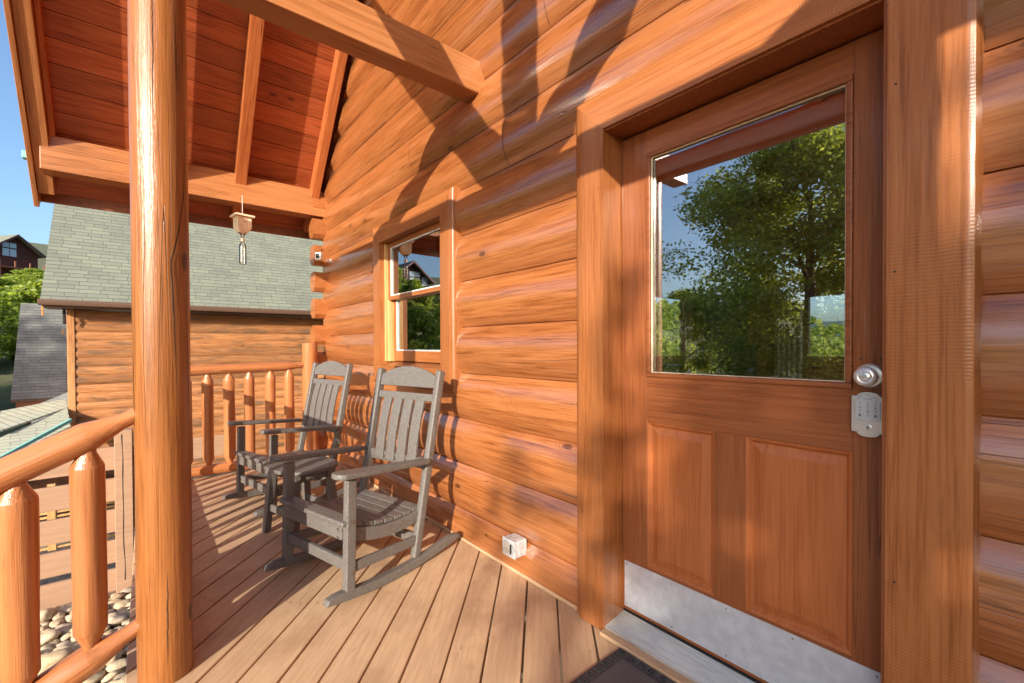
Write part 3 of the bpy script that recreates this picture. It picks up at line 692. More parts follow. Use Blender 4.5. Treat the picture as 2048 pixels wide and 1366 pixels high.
pt = thing('pool_table', 'pool table with burgundy felt just inside the door', 'pool table', (-1.9, 3.9, 0))
MB().box(-2.75, -.62, 3.3, 4.6, .8, .845).build('bed', M['felt'], pt)
mb = MB().box(-2.87, -.5, 3.18, 3.3, .8, .89).box(-2.87, -.5, 4.6, 4.72, .8, .89).box(-2.87, -2.75, 3.3, 4.6, .8, .888).box(-.62, -.5, 3.3, 4.6, .8, .888); mb.build('rail', M['sofa'], pt, bevel=.012)
MB().box(-2.8, -.57, 3.25, 4.65, .55, .799).build('body', M['sofa'], pt)
for x in (-2.6, -.85):
    for y in (3.4, 4.35): MB().box(x, x+.13, y, y+.13, -.02, .55).build('leg', M['sofa'], pt, bevel=.01)
bc = [(.6, .05, .03), (.75, .45, .02), (.02, .08, .4), (.02, .02, .02), (.02, .25, .08), (.7, .2, .02), (.8, .78, .7), (.3, .02, .03)]
bm_ = [simple('ball %d' % i, c, .1, bump=0, var=0) for i, c in enumerate(bc)]
bn = ['red', 'yellow', 'blue', 'black', 'green', 'orange', 'white', 'maroon']
for i in range(8):
    bx, by = -1.42+.075*(i % 4), 3.72+.07*(i//4)+.02*(i % 2)
    mb = MB().lathe([(.0285*math.sin(PI*(k/10-.5)), max(.0004, .0285*math.cos(PI*(k/10-.5)))) for k in range(11)], 16)
    o = mb.build('billiard_ball', bm_[i], None, smooth=True, loc=(bx, by, .8735), autos=80)
    tag(o, bn[i]+' billiard ball in the cluster on the burgundy pool table', 'ball', 'balls on the pool table')

# ------------------------------------------------------------------ porch roof
pr = thing('porch_roof', 'steep gabled porch roof with stained board ceiling, exposed rafters and log truss', 'roof', (-3.6, 0, 2.7))
# ceiling boards on the left slope: local x up the slope
sl_ = math.sqrt(1+ROOF_M**2); CO = .14
P0 = Vector((-5.62, 0, zroof(-5.62)+CO*sl_))
ang = math.atan(ROOF_M)
mb = MB(); Ls = (RX-(-5.62))*sl_; k = 0; x = 0; brd = .182
while x < Ls-.01:
    w_ = min(brd, Ls-x); mb.box(x+.0008, x+w_-.0035, -.72, 1.60, 0, .018); mb.box(x, x+w_+.001, -.715, 1.595, .018, .03); x += brd
Mx = Matrix.Translation(P0-Vector(pr.location)) @ Matrix.Rotation(-ang, 4, 'Y')
mb.build('ceiling_boards', M['ceil'], pr, mtx=Mx, bevel=.0025, segs=1)
mb = MB().box(-.03, Ls, -.75, 9.9, .032, .05); mb.build('shingles', M['shingle'], pr, mtx=Mx)
Mx2 = Matrix.Translation(Vector((2*RX+5.62, 0, P0.z))-Vector(pr.location)) @ Matrix.Rotation(ang+PI, 4, 'Y')
mb = MB(); x = 0
while x < Ls-.01: mb.box(x, x+brd-.003, -.72, 1.54, -.018, 0); x += brd
mb.build('ceiling_boards', M['ceil'], pr, mtx=Mx2)
MB().box(-.03, Ls, -.75, 9.9, -.05, -.032).build('shingles', M['shingle'], pr, mtx=Mx2)
def rafter(y0, y1, name='rafter', tail=-5.48, mat='woodXr', extra=0., h=CO):
    L = (RX-tail)*sl_; p = Vector((tail, 0, zroof(tail)))
    m_ = Matrix.Translation(p-Vector(pr.location)) @ Matrix.Rotation(-ang, 4, 'Y')
    MB().box(0, L, y0, y1, -extra, h-.001).build(name, M[mat], pr, mtx=m_, bevel=.004)
rafter(-.70, -.60, mat='woodX'); rafter(.70, .80); rafter(1.42, 1.50)
rafter(-.735, -.702, 'barge_board', -5.56, 'woodX', extra=.02, h=CO+.045)
rafter(-.598, -.565, 'nailer', -5.3, h=CO, extra=-.06)
# right-hand slope rafters
for y0, y1 in ((-.70, -.60), (.70, .80)):
    beam('rafter', (RX, (y0+y1)/2, zroof(RX)+.05), (2*RX+5.48, (y0+y1)/2, zroof(-5.48)+.05), .1, .14, M['woodXr'], pr)
# eave trim and drip edge
MB().box(-5.655, -5.625, -.74, 9.8, zroof(-5.62)+.13, zroof(-5.62)+.27).build('eave_board', M['bronze'], pr, bevel=.003)
MB().box(-5.60, -5.53, -.80, -.74, 2.86, 2.92).build('drip_edge', M['teal'], pr, bevel=.004)
# beams running out from the wall
beam('beam', (-5.30, -.655, 2.845), (-5.30, 1.60, 2.845), .19, .286, M['woodX'], pr)
beam('beam', (-2.26, -.62, 2.862), (-2.26, 1.60, 2.862), .14, .196, M['woodX'], pr)
beam('beam', (.86, -.62, 2.862), (.86, 1.60, 2.862), .14, .196, M['woodX'], pr)
# truss over the posts
YT = .05
log('truss_beam', (-5.3, YT, 2.69), (3.85, YT, 2.69), .09, M['log'], pr, seed=3)
log('king_post', (RX, YT, 2.76), (RX, YT, 7.7), .12, M['log'], pr, seed=4)
for sg in (-1, 1): log('strut', (RX+sg*.12, YT, 2.78), (RX+sg*(.12+2.35), YT, 2.78+2.35*1.03), .118, M['log'], pr, seed=5+sg)
for sg in (-1, 1): beam('rafter', (RX, YT, zroof(RX)-.05), (RX+sg*4.7, YT, zroof(RX)-.05-4.7*ROOF_M), .12, .14, M['woodXr'], pr)

# posts
def post(x, label):
    o = thing('log_post', label, 'post', (x, .045, 0), group='round log posts along the porch edge')
    log('shaft', (x, .045, .003), (x, .045, 2.60), .0855, M['post'], o, seed=x, seg=40, wob=.035, r1=.088)
    return o
mp_ = post(-2.148, 'thick glossy varnished log post in the foreground with a long drying crack')
post(.785, 'round log post to the right of the camera carrying the truss')
# the drying crack in the main post: a thin dark groove following the surface
def post_crack(pth, w0):
    mb = MB(); n_ = 70; vs = []
    for i in range(n_):
        t = i/(n_-1)*(len(pth)-1); k = min(int(t), len(pth)-2); f = t-k
        a = pth[k][0]*(1-f)+pth[k+1][0]*f+.02*noise.noise(Vector((i*.35, pth[0][1], 0))); z = pth[k][1]*(1-f)+pth[k+1][1]*f
        wd = w0*math.sin(PI*i/(n_-1))*(1+.5*noise.noise(Vector((i*.6, 3, 0))))+.003
        for s_2 in (-1, 0, 1):
            # follow the wobbling girth of the shaft
            aa = a+s_2*wd; L_ = 2.597; r_ = .0855+(.088-.0855)*z/L_
            rr = r_*(1+.035*noise.noise(Vector((math.cos(aa)*1.3-2.148*7.1, math.sin(aa)*1.3, z*2.2-2.148))))+.0012
            vs.append((-2.148+rr*math.cos(aa), .045+rr*math.sin(aa), z))
    mb.add(vs, [(3*i+j, 3*i+j+1, 3*i+4+j, 3*i+3+j) for i in range(n_-1) for j in (0, 1)])
    mb.build('drying_crack', M['dark'], mp_)
post_crack([(1.0, 2.15), (.92, 1.84), (.62, 1.68), (.30, 1.56), (.36, 1.45), (.44, 1.2), (.50, 1.02)], .022)
post_crack([(.95, 1.5), (1.02, 1.15), (1.16, .98), (1.22, .5)], .016)
post_crack([(-.22, 2.55), (-.20, 2.3), (-.24, 2.08)], .012)
post_crack([(.55, 2.5), (.62, 2.2)], .010)
post_crack([(.05, .42), (.03, .08)], .012)

# ------------------------------------------------------------------ railings
def railing(name, label, pA, pB, zt0, zt1, zb0, zb1, ys, group, rr=.052, rb=.048, tA=0, tB=0, seed=0):
    """pA,pB: plan ends; zt/zb: top and bottom rail centre heights at the two ends; ys: parameters 0..1 of the balusters"""
    t = thing(name, label, 'railing', (pA[0], pA[1], 0), group=group)
    A = Vector((*pA, 0)); B = Vector((*pB, 0))
    log('rail', (pA[0], pA[1], zt0), (pB[0], pB[1], zt1), rr, M['log'], t, tenon=(.028, .05, .09), seed=seed)
    log('rail', (pA[0], pA[1], zb0), (pB[0], pB[1], zb1), rr, M['log'], t, tenon=(.028, .05, .09), seed=seed+1)
    for i, f in enumerate(ys):
        p = A.lerp(B, f); a = zb0+(zb1-zb0)*f; b = zt0+(zt1-zt0)*f
        r = rb*random.uniform(.9, 1.06)
        lean = Vector((random.uniform(-.006, .006), random.uniform(-.006, .006), 0))
        log('baluster', p+Vector((0, 0, a+.02)), p+lean+Vector((0, 0, b-.02)), r, M['log'], t, tenon=(.024, .035, .045), seed=seed+10+i, seg=18, wob=.12)
    return t
# stair railing falling away from the post towards the viewer's left
def sl2(y): return -.485*(-y-.04)
ye = -1.32
railing('stair_railing', 'thick peeled log stair railing sloping down from the foreground post', (-2.15, -.03), (-2.15, ye), 1.0, 1.0+sl2(ye), .215, .215+sl2(ye),
        [(-.03-y)/(-.03-ye) for y in (-.165, -.332, -.50, -.667, -.835, -1.0, -1.165)], None, rr=.052, rb=.049, seed=20)
sp_ = thing('log_post', 'log newel post at the foot of the sloping stair railing', 'post', (-2.15, -1.38, 0), group='round log posts along the porch edge')
log('shaft', (-2.15, -1.38, -1.45), (-2.15, -1.38, .55), .075, M['log'], sp_, seed=31)
# front railing between the posts (its shadow falls across the deck)
n = 16; railing('porch_railing', 'peeled log railing along the porch front hidden behind the big post', (-2.24, .045), (-5.12, .045), 1.0, 1.0, .060, .060, [.06+i*.0596 for i in range(16)], None, seed=40, rb=.033, rr=.048)
# end railing
railing('porch_railing', 'peeled log railing across the far end of the porch with pointed balusters', (-5.14, .12), (-5.14, 1.30), 1.02, 1.047, .068, .062, [(y-.12)/(1.30-.12) for y in (.275, .449, .623, .797, .981, 1.161)], None, rr=.05, rb=.05, seed=60)
ep = thing('log_post', 'short flat-topped log post at the far porch end beside the wall', 'post', (-5.15, 1.375, 0), group='round log posts along the porch edge')
log('shaft', (-5.15, 1.375, .003), (-5.15, 1.375, 1.285), .078, M['log'], ep, seed=70, seg=32)
fp2 = thing('log_post', 'log corner post at the far front corner of the porch', 'post', (-5.17, .045, 0), group='round log posts along the porch edge')
log('shaft', (-5.17, .045, .003), (-5.17, .045, 2.58), .08, M['log'], fp2, seed=71, seg=32)

# ------------------------------------------------------------------ rocking chairs and side table
def bar(mb, p0, p1, w, t, up=(0, 1, 0)):
    """rectangular stick from p0 to p1; w across, t along `up`"""
    m_ = frame(p0, p1, up=up, axis='X'); L = (Vector(p1)-Vector(p0)).length
    return mb.box(0, L, -w/2, w/2, -t/2, t/2, m_)
def make_chair(label, loc, rz):
    t = thing('rocking_chair', label, 'rocking chair', loc, rz, 'grey brown rocking chairs on the porch', world=False)
    P = M['poly']; hw = .285
    def b(mb, name, bev=.005, par=t): return mb.build(name, P, par, bevel=bev, loc=(0, 0, 0))
    for s in (-1, 1):
        # rocker: curved, thick
        pts = []; n = 18
        for i in range(n+1):
            y = -.405+.905*i/n; zc = .006+.225*(y-.02)**2
            pts.append((y, zc))
        low = pts; upp = [(y+(0 if 0 < i < n else (.012 if i == 0 else -.012)), z+.046-(0 if 1 < i < n-1 else (.022 if i in (0, n) else .006))) for i, (y, z) in enumerate(pts)]
        poly = low+upp[::-1]
        # prism around x: build as quads strips
        x0, x1 = s*hw-.022, s*hw+.022
        vs = []
        for (yl, zl), (yu, zu) in zip(low, upp): vs += [(x0, yl, zl), (x1, yl, zl), (x1, yu, zu), (x0, yu, zu)]
        fs = [(4*i+j, 4*i+(j+1) % 4, 4*i+4+(j+1) % 4, 4*i+4+j) for i in range(n) for j in range(4)]+[(0, 1, 2, 3), tuple(4*n+j for j in range(4))[::-1]]
        b(MB().add(vs, fs), 'rocker')
        lg = b(bar(MB(), (s*hw, -.276, .055), (s*hw, -.262, .600), .040, .050, (0, 1, 0)), 'leg')
        MB().lathe([(0, .009), (.003, .009), (.004, .006)], 14, Matrix.Translation((s*(hw+.020), -.27, .40)) @ Matrix.Rotation(s*PI/2, 4, 'Y')).lathe([(0, .009), (.003, .009), (.004, .006)], 14, Matrix.Translation((s*(hw+.020), -.274, .155)) @ Matrix.Rotation(s*PI/2, 4, 'Y')).build('screw', M['screw'], lg, loc=(0, 0, 0))
        # back post, raked
        lg = b(bar(MB(), (s*(hw-.012), .160, .052), (s*(hw-.012), .372, 1.100), .040, .050, (0, 1, 0)), 'back_post', .009)
        MB().lathe([(0, .009), (.003, .009), (.004, .006)], 14, Matrix.Translation((s*(hw+.009), .275, .62)) @ Matrix.Rotation(s*PI/2, 4, 'Y')).lathe([(0, .009), (.003, .009), (.004, .006)], 14, Matrix.Translation((s*(hw+.009), .34, .93)) @ Matrix.Rotation(s*PI/2, 4, 'Y')).build('screw', M['screw'], lg, loc=(0, 0, 0))
        # arm: board widening at the front with rounded nose
        pl = []
        for i in range(9):
            a = PI+PI*i/8; pl.append((.052*math.cos(a), -.315+.045*math.sin(a)))
        pl += [(.050, -.12), (.030, .235), (-.030, .235), (-.046, -.12)]
        pl = [(x*1.0, y) for x, y in pl]
        tilt = Matrix.Translation((s*(hw+.010), 0, .607)) @ Matrix.Rotation(-.085, 4, 'X')
        b(MB().prism(pl, -.014, .014, 'Z', tilt), 'armrest', .007)
        # side stretcher and seat side rail
        b(bar(MB(), (s*(hw-.0), -.245, .170), (s*(hw-.012), .165, .150), .024, .052, (0, 0, 1)), 'stretcher')
        vs = []; n = 10; x0, x1 = s*(hw-.024)-.012, s*(hw-.024)+.012
        for i in range(n+1):
            y = -.275+.50*i/n; zt = .375-.075*math.sin(PI*min(1, i/n*.93+.02))*.6-.05*i/n
            vs += [(x0, y, zt-.075+.015*i/n), (x1, y, zt-.075+.015*i/n), (x1, y, zt), (x0, y, zt)]
        b(MB().add(vs, [(4*i+j, 4*i+(j+1) % 4, 4*i+4+(j+1) % 4, 4*i+4+j) for i in range(n) for j in range(4)]+[(0, 1, 2, 3), tuple(4*n+j for j in range(4))[::-1]]), 'seat_rail')
    # seat: slats on a dished curve
    def zseat(y):
        f = (y+.30)/.52; return .378-.045*math.sin(PI*min(1, max(0, f))*.9)-.052*f
    b(MB().box(-hw-.012, hw+.012, -.315, -.235, .383, .407), 'front_slat', .007)
    ny = 7; y = -.232
    seat = None
    for i in range(ny):
        w_ = .058; yc = y+w_/2; a = math.atan((zseat(yc+.02)-zseat(yc-.02))/.04)
        m_ = Matrix.Translation((0, yc, zseat(yc)+.013)) @ Matrix.Rotation(a, 4, 'X')
        wdt = hw-.024 if i > 0 else hw-.024
        b(MB().box(-wdt, wdt, -w_/2, w_/2, -.011, .011, m_), 'seat_slat', .004); y += w_+.006
    fa = b(MB().box(-hw+.023, hw-.023, -.298, -.276, .308, .382), 'front_apron', .004)
    mb = MB()
    for s in (-1, 1):
        for zz in (.32, .36): mb.lathe([(0, .006), (.002, .005)], 10, Matrix.Translation((s*.235, -.2985, zz)) @ Matrix.Rotation(PI/2, 4, 'X'))
    mb.build('screw', M['screw'], fa, loc=(0, 0, 0))
    b(bar(MB(), (-hw+.023, -.274, .185), (hw-.023, -.274, .185), .026, .056, (0, 0, 1)), 'stretcher')
    b(bar(MB(), (-hw+.035, .182, .150), (hw-.035, .182, .150), .026, .056, (0, 0, 1)), 'stretcher')
    b(bar(MB(), (-hw+.035, .272, .555), (hw-.035, .272, .555), .028, .065, (0, -.2, 1)), 'back_rail')
    # back: slats between lower rail and cross rail, crest with arched top
    def yb(z): return .160+(z-.052)*(.372-.160)/(1.100-.052)
    W = hw-.012-.0225
    b(bar(MB(), (-W, yb(.935), .935), (W, yb(.935), .935), .024, .046, (0, .2, 1)), 'cross_rail')
    cr = []; 
    for i in range(17):
        x = W-2*W*i/16; cr.append((x, 1.060+.062*math.cos(x/W*PI/2)**.8 if abs(x) < W*.999 else 1.060))
    cr = [(-W, .992), (W, .992)]+cr
    tiltm = Matrix.Translation((0, yb(1.03), 1.03)) @ Matrix.Rotation(-.2, 4, 'X') @ Matrix.Translation((0, 0, -1.03))
    b(MB().prism(cr, -.012, .012, 'Y', tiltm), 'crest_rail', .004)
    ns = 4
    for i in range(ns):
        x = (i-(ns-1)/2)*.099
        pts_ = [(.44, -.012), (.60, -.030), (.75, -.022), (.92, -.004)]
        vs = []; n = 12
        for j in range(n+1):
            t_ = j/n; z = .545+.375*t_; y = yb(z)-.012*math.sin(PI*t_)-.010; hwid = .037
            vs += [(x-hwid, y-.009, z), (x+hwid, y-.009, z), (x+hwid, y+.009, z), (x-hwid, y+.009, z)]
        b(MB().add(vs, [(4*i2+j2, 4*i2+(j2+1) % 4, 4*i2+4+(j2+1) % 4, 4*i2+4+j2) for i2 in range(n) for j2 in range(4)]+[(0, 1, 2, 3), tuple(4*n+j2 for j2 in range(4))]), 'back_slat', .003)
    return t
ch2 = make_chair('nearer grey brown rocking chair, in front of the side table and closest to the door', (-2.507, .937, 0), .263)
ch1 = copy_tree(ch2); ch1.location = (-3.960, .905, 0); ch1.rotation_euler.z = .225
ch1['label'] = 'farther grey brown rocking chair beyond the side table near the end railing'
TB = (-3.215, .795)
tb = thing('side_table', 'small oval slatted side table between the two rocking chairs', 'side table', (*TB, 0), .25, world=False)
pl = []
for i in range(32):
    a = 2*PI*i/32; pl.append((.255*math.copysign(abs(math.cos(a))**.75, math.cos(a)), .195*math.copysign(abs(math.sin(a))**.75, math.sin(a))))
for i in range(5):
    a_ = -.255+.51*i/5; b_ = a_+.51/5
    q = clip(clip(pl, -1, 0, -(a_+.002)), 1, 0, b_-.002)
    MB().prism(q, .442, .465, 'Z').build('table_slat', M['poly'], tb, loc=(0, 0, 0), bevel=.005)
for sx in (-1, 1):
    for sy in (-1, 1):
        bar(MB(), (sx*.185, sy*.145, .001), (sx*.150, sy*.112, .441), .045, .045, (0, 1, 0)).build('leg', M['poly'], tb, loc=(0, 0, 0), bevel=.005)
for sy in (-1, 1): bar(MB(), (-.165, sy*.128, .17), (.165, sy*.128, .17), .022, .045, (0, 0, 1)).build('stretcher', M['poly'], tb, loc=(0, 0, 0), bevel=.004)
for sx in (-1, 1): MB().box(sx*.145-.011, sx*.145+.011, -.10, .10, .375, .441).build('apron', M['poly'], tb, loc=(0, 0, 0), bevel=.003)

# ------------------------------------------------------------------ small things
# doormat
mt = thing('doormat', 'black rubber doormat with a border of raised squares in front of the door', 'doormat', (-.66, 1.2, 0))
mx0, mx1, my0, my1 = -1.118, -.20, .93, 1.487
MB().box(mx0, mx1, my0, my1, .003, .011).build('base', M['rubber'], mt, bevel=.004)
mb = MB()
def tile(cx, cy, s=.0135):
    for a, b_ in ((s, .0035),):
        mb.box(cx-a, cx+a, cy-a, cy-a+b_, .0112, .0150).box(cx-a, cx+a, cy+a-b_, cy+a, .0112, .0150).box(cx-a, cx-a+b_, cy-a+b_, cy+a-b_, .0112, .0150).box(cx+a-b_, cx+a, cy-a+b_, cy+a-b_, .0112, .0150)
        mb.box(cx-.0045, cx+.0045, cy-.0045, cy+.0045, .0112, .0145)
nx_ = 20; ny_ = 12
for i in range(nx_):
    xx = mx0+.026+(mx1-mx0-.052)*i/(nx_-1)
    for yy in (my0+.026, my1-.026): tile(xx, yy)
for j in range(1, ny_-1):
    yy = my0+.026+(my1-my0-.052)*j/(ny_-1)
    for xx in (mx0+.026, mx1-.026): tile(xx, yy)
mb.build('border_squares', M['rubber'], mt)
MB().box(mx0+.052, mx1-.052, my0+.052, my1-.052, .0112, .0135).build('centre', M['rubber_in'], mt, bevel=.001)
# outdoor outlet box
ob = thing('outlet_box', 'small weathered metal outlet cover low on the log wall left of the door', 'outlet cover', (-1.85, 1.53, .17))
MB().box(-1.902, -1.800, 1.500, 1.58, .116, .204).build('box', M['outlet'], ob, bevel=.004)
MB().box(-1.905, -1.797, 1.4935, 1.4995, .113, .207).build('lid', M['outlet'], ob, bevel=.002)
MB().box(-1.885, -1.838, 1.486, 1.493, .128, .192).build('flap', M['alum'], ob, bevel=.002)
MB().box(-1.832, -1.826, 1.487, 1.493, .135, .185).build('latch', M['blackpl'], ob, bevel=.001)
MB().lathe([(0, .009), (.002, .009)], 14, Matrix.Translation((-1.7998, 1.535, .16)) @ Matrix.Rotation(PI/2, 4, 'Y')).build('knockout', M['alum'], ob)
# security camera on the corner logs
cx, cy_, cz = -5.05, 1.455, 2.225
sc_ = thing('security_camera', 'small white cube security camera fixed to the corner logs', 'security camera', (cx, cy_, cz))
rm = Matrix.Translation((cx, cy_, cz)) @ Matrix.Rotation(math.radians(38), 4, 'Z')
mb = MB().box(-.036, .036, -.03, .03, -.04, .04, rm); mb.build('housing', M['whitepl'], sc_, bevel=.009, segs=3)
MB().box(-.019, .019, -.0335, -.0305, -.024, .026, rm).build('face', M['blackpl'], sc_, bevel=.004)
MB().lathe([(0, .007), (.003, .0065)], 16, rm @ Matrix.Translation((0, -.034, .004)) @ Matrix.Rotation(PI/2, 4, 'X')).build('lens', M['nickel'], sc_)
MB().lathe([(0, .022), (.012, .022), (.014, .01), (.05, .01)], 20, Matrix.Translation((cx+.045, 1.565, cz-.045)) @ Matrix.Rotation(PI/2, 4, 'X') @ Matrix.Rotation(.0, 4, 'X')).build('mount', M['whitepl'], sc_, smooth=True)
# hanging bee trap
bx, by = -5.09, .743
bt = thing('bee_trap', 'small wooden box trap with a clear bottle hanging under the porch beam', 'bee trap', (bx, by, 2.3))
rz = Matrix.Translation((bx, by, 0)) @ Matrix.Rotation(math.radians(12), 4, 'Z')
w2 = .062
vs = []
for z, a in ((2.375, .038), (2.425, w2), (2.525, w2)): vs += [(-a, -a, z), (a, -a, z), (a, a, z), (-a, a, z)]
MB().add(vs, [(4*i+j, 4*i+(j+1) % 4, 4*i+4+(j+1) % 4, 4*i+4+j) for i in range(2) for j in range(4)]+[(3, 2, 1, 0), (8, 9, 10, 11)], rz).build('box', M['bird'], bt, bevel=.003)
MB().box(-.085, .085, -.085, .085, 2.526, 2.545, rz @ Matrix.Translation((0, 0, 0))).build('lid', M['bird'], bt, bevel=.003)
MB().lathe([(0, .006), (.001, .006)], 12, rz @ Matrix.Translation((w2+.0005, 0, 2.475)) @ Matrix.Rotation(PI/2, 4, 'Y')).lathe([(0, .006), (.001, .006)], 12, rz @ Matrix.Translation((0, -w2-.0005, 2.475)) @ Matrix.Rotation(PI/2, 4, 'X')).build('entry_hole', M['blackpl'], bt)
T = Matrix.Translation((bx, by, 0))
MB().lathe([(2.318, .013), (2.345, .016), (2.374, .032)], 20, T).build('funnel', M['clear'], bt, smooth=True)
MB().lathe([(2.292, .0175), (2.318, .0175)], 20, T).build('bottle_cap', M['copper'], bt, smooth=True)
MB().lathe([(2.068, .022), (2.072, .030), (2.09, .032), (2.24, .032), (2.262, .028), (2.278, .016), (2.291, .014)], 24, T).build('bottle', M['clear'], bt, smooth=True)
MB().lathe([(0, .0022), (.20, .0022)], 8, Matrix.Translation((bx, by, 2.545))).build('cord', M['whitepl'], bt)
MB().lathe([(0, .0022), (.10, .0022)], 8, Matrix.Translation((-5.205, by, 2.745)) @ Matrix.Rotation(PI/2, 4, 'Y')).build('hook', M['copper'], bt)

# ------------------------------------------------------------------ timber fence and stones beside the porch
fx = -6.6
fn = thing('plank_fence', 'tan painted plank fence with open gaps and a cracked square post', 'fence', (fx, -.9, -1.4))
def zf(px_z): return px_z
mb = None
for zc in (.02, -.325, -.67, -1.01, -1.33):
    MB().box(fx-.02, fx+.02, -3.2, .9, zc-.125, zc+.125).build('plank', M['fencewood'], fn, bevel=.004)
fpz = MB().box(fx+.022, fx+.16, -.285, -.135, -1.45, .34).build('post', M['fencewood'], fn, bevel=.006)
mb = MB(); vs = []
for i in range(30):
    z = .30-1.6*i/29; y = -.215+.022*noise.noise(Vector((z*2.1, 0, 4))); wv = .004+.003*noise.noise(Vector((z*5, 0, 9)))
    vs += [(fx+.1612, y-wv, z), (fx+.1612, y+wv, z)]
mb.add(vs, [(2*i, 2*i+1, 2*i+3, 2*i+2) for i in range(29)]); mb.build('crack', M['dark'], fpz, loc=(0, 0, 0))
MB().box(fx-.16, fx-.02, -1.9, -1.75, -1.45, .2).build('post', M['fencewood'], fn, bevel=.006)
# louvred bench and folding chair of the neighbours are only glimpsed through the gaps
lv = thing('slatted_vent', 'pale louvred vent panels glimpsed low through the fence gap', 'vent panel', (-8.6, -1.2, -1))
for k in range(4):
    MB().box(-8.62, -8.58, -1.9+.42*k, -1.82+.42*k, -1.5, -.6).build('stile', M['palewood'], lv)
    mb = MB()
    for j in range(14): mb.box(-8.62, -8.59, -1.82+.42*k, -1.48+.42*k, -1.48+.06*j, -1.455+.06*j)
    mb.build('louvre', M['palewood'], lv)

# stones
random.seed(11)
smeshes = []
for s in range(7):
    bm = bmesh.new(); bmesh.ops.create_icosphere(bm, subdivisions=3, radius=1)
    for v in bm.verts:
        d = v.co.normalized(); q = 1+.34*noise.noise(d*1.1+Vector((s*9.1, 0, 0)))+.13*noise.noise(d*2.7+Vector((0, s*5, 0)))
        v.co = Vector((d.x*q, d.y*q*.74, d.z*q*.52))
    me = bpy.data.meshes.new('river_stone'); bm.to_mesh(me); bm.free(); me.materials.append(M['stone'])
    me.polygons.foreach_set('use_smooth', [True]*len(me.polygons)); smeshes.append(me)
placed = []; tries = 0
while len(placed) < 270 and tries < 12000:
    tries += 1
    x = random.uniform(-6.45, -2.6); y = random.uniform(-1.75, -.12); r = random.choice((.05, .055, .06, .065, .07, .08, .09, .11, .14))
    # only where the view passes under the stair rail
    if y < -.02+(x+2.3)*.26-.35: continue
    if any((x-a)**2+(y-b)**2 < ((r+c)*.66)**2 for a, b, c in placed): continue
    placed.append((x, y, r))
for x, y, r in placed:
    o = bpy.data.objects.new('river_stone', random.choice(smeshes)); C.objects.link(o)
    o.location = (x, y, -1.47+r*.38+random.uniform(0, .03)); o.scale = (r, r, r*random.uniform(.8, 1.15)); o.rotation_euler = (random.uniform(-.3, .3), random.uniform(-.3, .3), random.uniform(0, 6.28))
    tag(o, 'rounded tan river stone in the rock bed below the stair railing', 'stone', 'river stones beside the porch')

# ------------------------------------------------------------------ neighbouring cabins
def roof_plane(name, pA, pB, up_vec, L, mat, parent, th=.05):
    """pA->pB is the eave, up_vec the slope direction; local x along eave, y up the slope"""
    A = Vector(pA); B = Vector(pB); ex = (B-A).normalized(); ey = Vector(up_vec); ey = (ey-ex*ey.dot(ex)).normalized(); ez = ex.cross(ey)
    if ez.z < 0: A, B = B, A; ex = -ex; ez = -ez
    A = A-Vector(parent.location)
    m_ = Matrix(((ex.x, ey.x, ez.x, A.x), (ex.y, ey.y, ez.y, A.y), (ex.z, ey.z, ez.z, A.z), (0, 0, 0, 1)))
    return MB().box(0, (B-Vector(pA if B != Vector(pA) else pB)).length, 0, L, -th, 0).build(name, mat, parent, mtx=m_)
nb = thing('neighbour_cabin', 'neighbouring log-sided cabin with a steep grey green shingle roof and bronze gutter', 'house', (-12, 3, -2.4))
NX = -12.0
mb = MB(); za, zb = -3.0, 1.98; stp = .172/8; n = int((zb-za)/stp); vs = []
def sp(z): t = (z/.172) % 1; q = abs(2*t-1); return .034*(1-q**2.4)**.6
for j in range(n+1):
    z = za+stp*j; x = NX+sp(z)
    for y in (-1.07, 9.0): vs.append((x, y, z))
mb.add(vs, [(2*j, 2*j+1, 2*j+3, 2*j+2) for j in range(n)]); mb.build('wall', M['siding'], nb, smooth=True, autos=50)
MB().box(NX-8, NX-.02, -1.16, -1.13, -3, 2.0).box(NX-8, NX-.02, 8.95, 9, -3, 2).build('side_wall', M['siding'], nb)
MB().box(NX-.02, NX+.045, -1.17, -1.07, -3, 2.0).box(NX-.12, NX-.02, -1.185, -1.16, -3, 2.0).build('corner_trim', M['siding_trim'], nb, bevel=.006)
MN = 1.2; up = (-1, 0, MN); RL = 6.2*math.sqrt(1+MN*MN)
roof_plane('roof', (-11.56, -1.475, 2.115), (-11.56, 9.6, 2.115), up, RL, M['shingle'], nb)
roof_plane('back_roof', (-11.56-12.4, -1.475, 2.115), (-11.56-12.4, 9.6, 2.115), (1, 0, MN), RL, M['shingle'], nb)
gp = [(-11.62, 2.02), (-11.50, 2.02), (-11.485, 2.06), (-11.485, 2.105), (-11.50, 2.11), (-11.50, 2.125), (-11.62, 2.12)]
MB().prism(gp, -1.50, 9.6, 'Y').build('gutter', M['gutter'], nb, bevel=.004)
MB().box(-12.3, -11.622, -1.46, 9.6, 1.985, 2.06).build('soffit', M['gutter'], nb)
MB().box(-11.63, -11.60, -1.47, -1.44, 1.83, 2.0).build('rafter_tail', M['siding_trim'], nb)
MB().box(-12.12, -12.02, -1.24, -1.20, 1.70, 1.98).build('eave_return', M['dark'], nb, bevel=.01)
MB().box(-12.08, -12.0, -1.26, -1.22, 1.50, 1.60).build('gutter_outlet', M['gutter'], nb)
# gable end wall
MB().prism([(-12, 2.0), (-19.5, 2.0), (-17.8, 8.0)], -1.13, -1.10, 'Y').build('gable', M['siding'], nb)
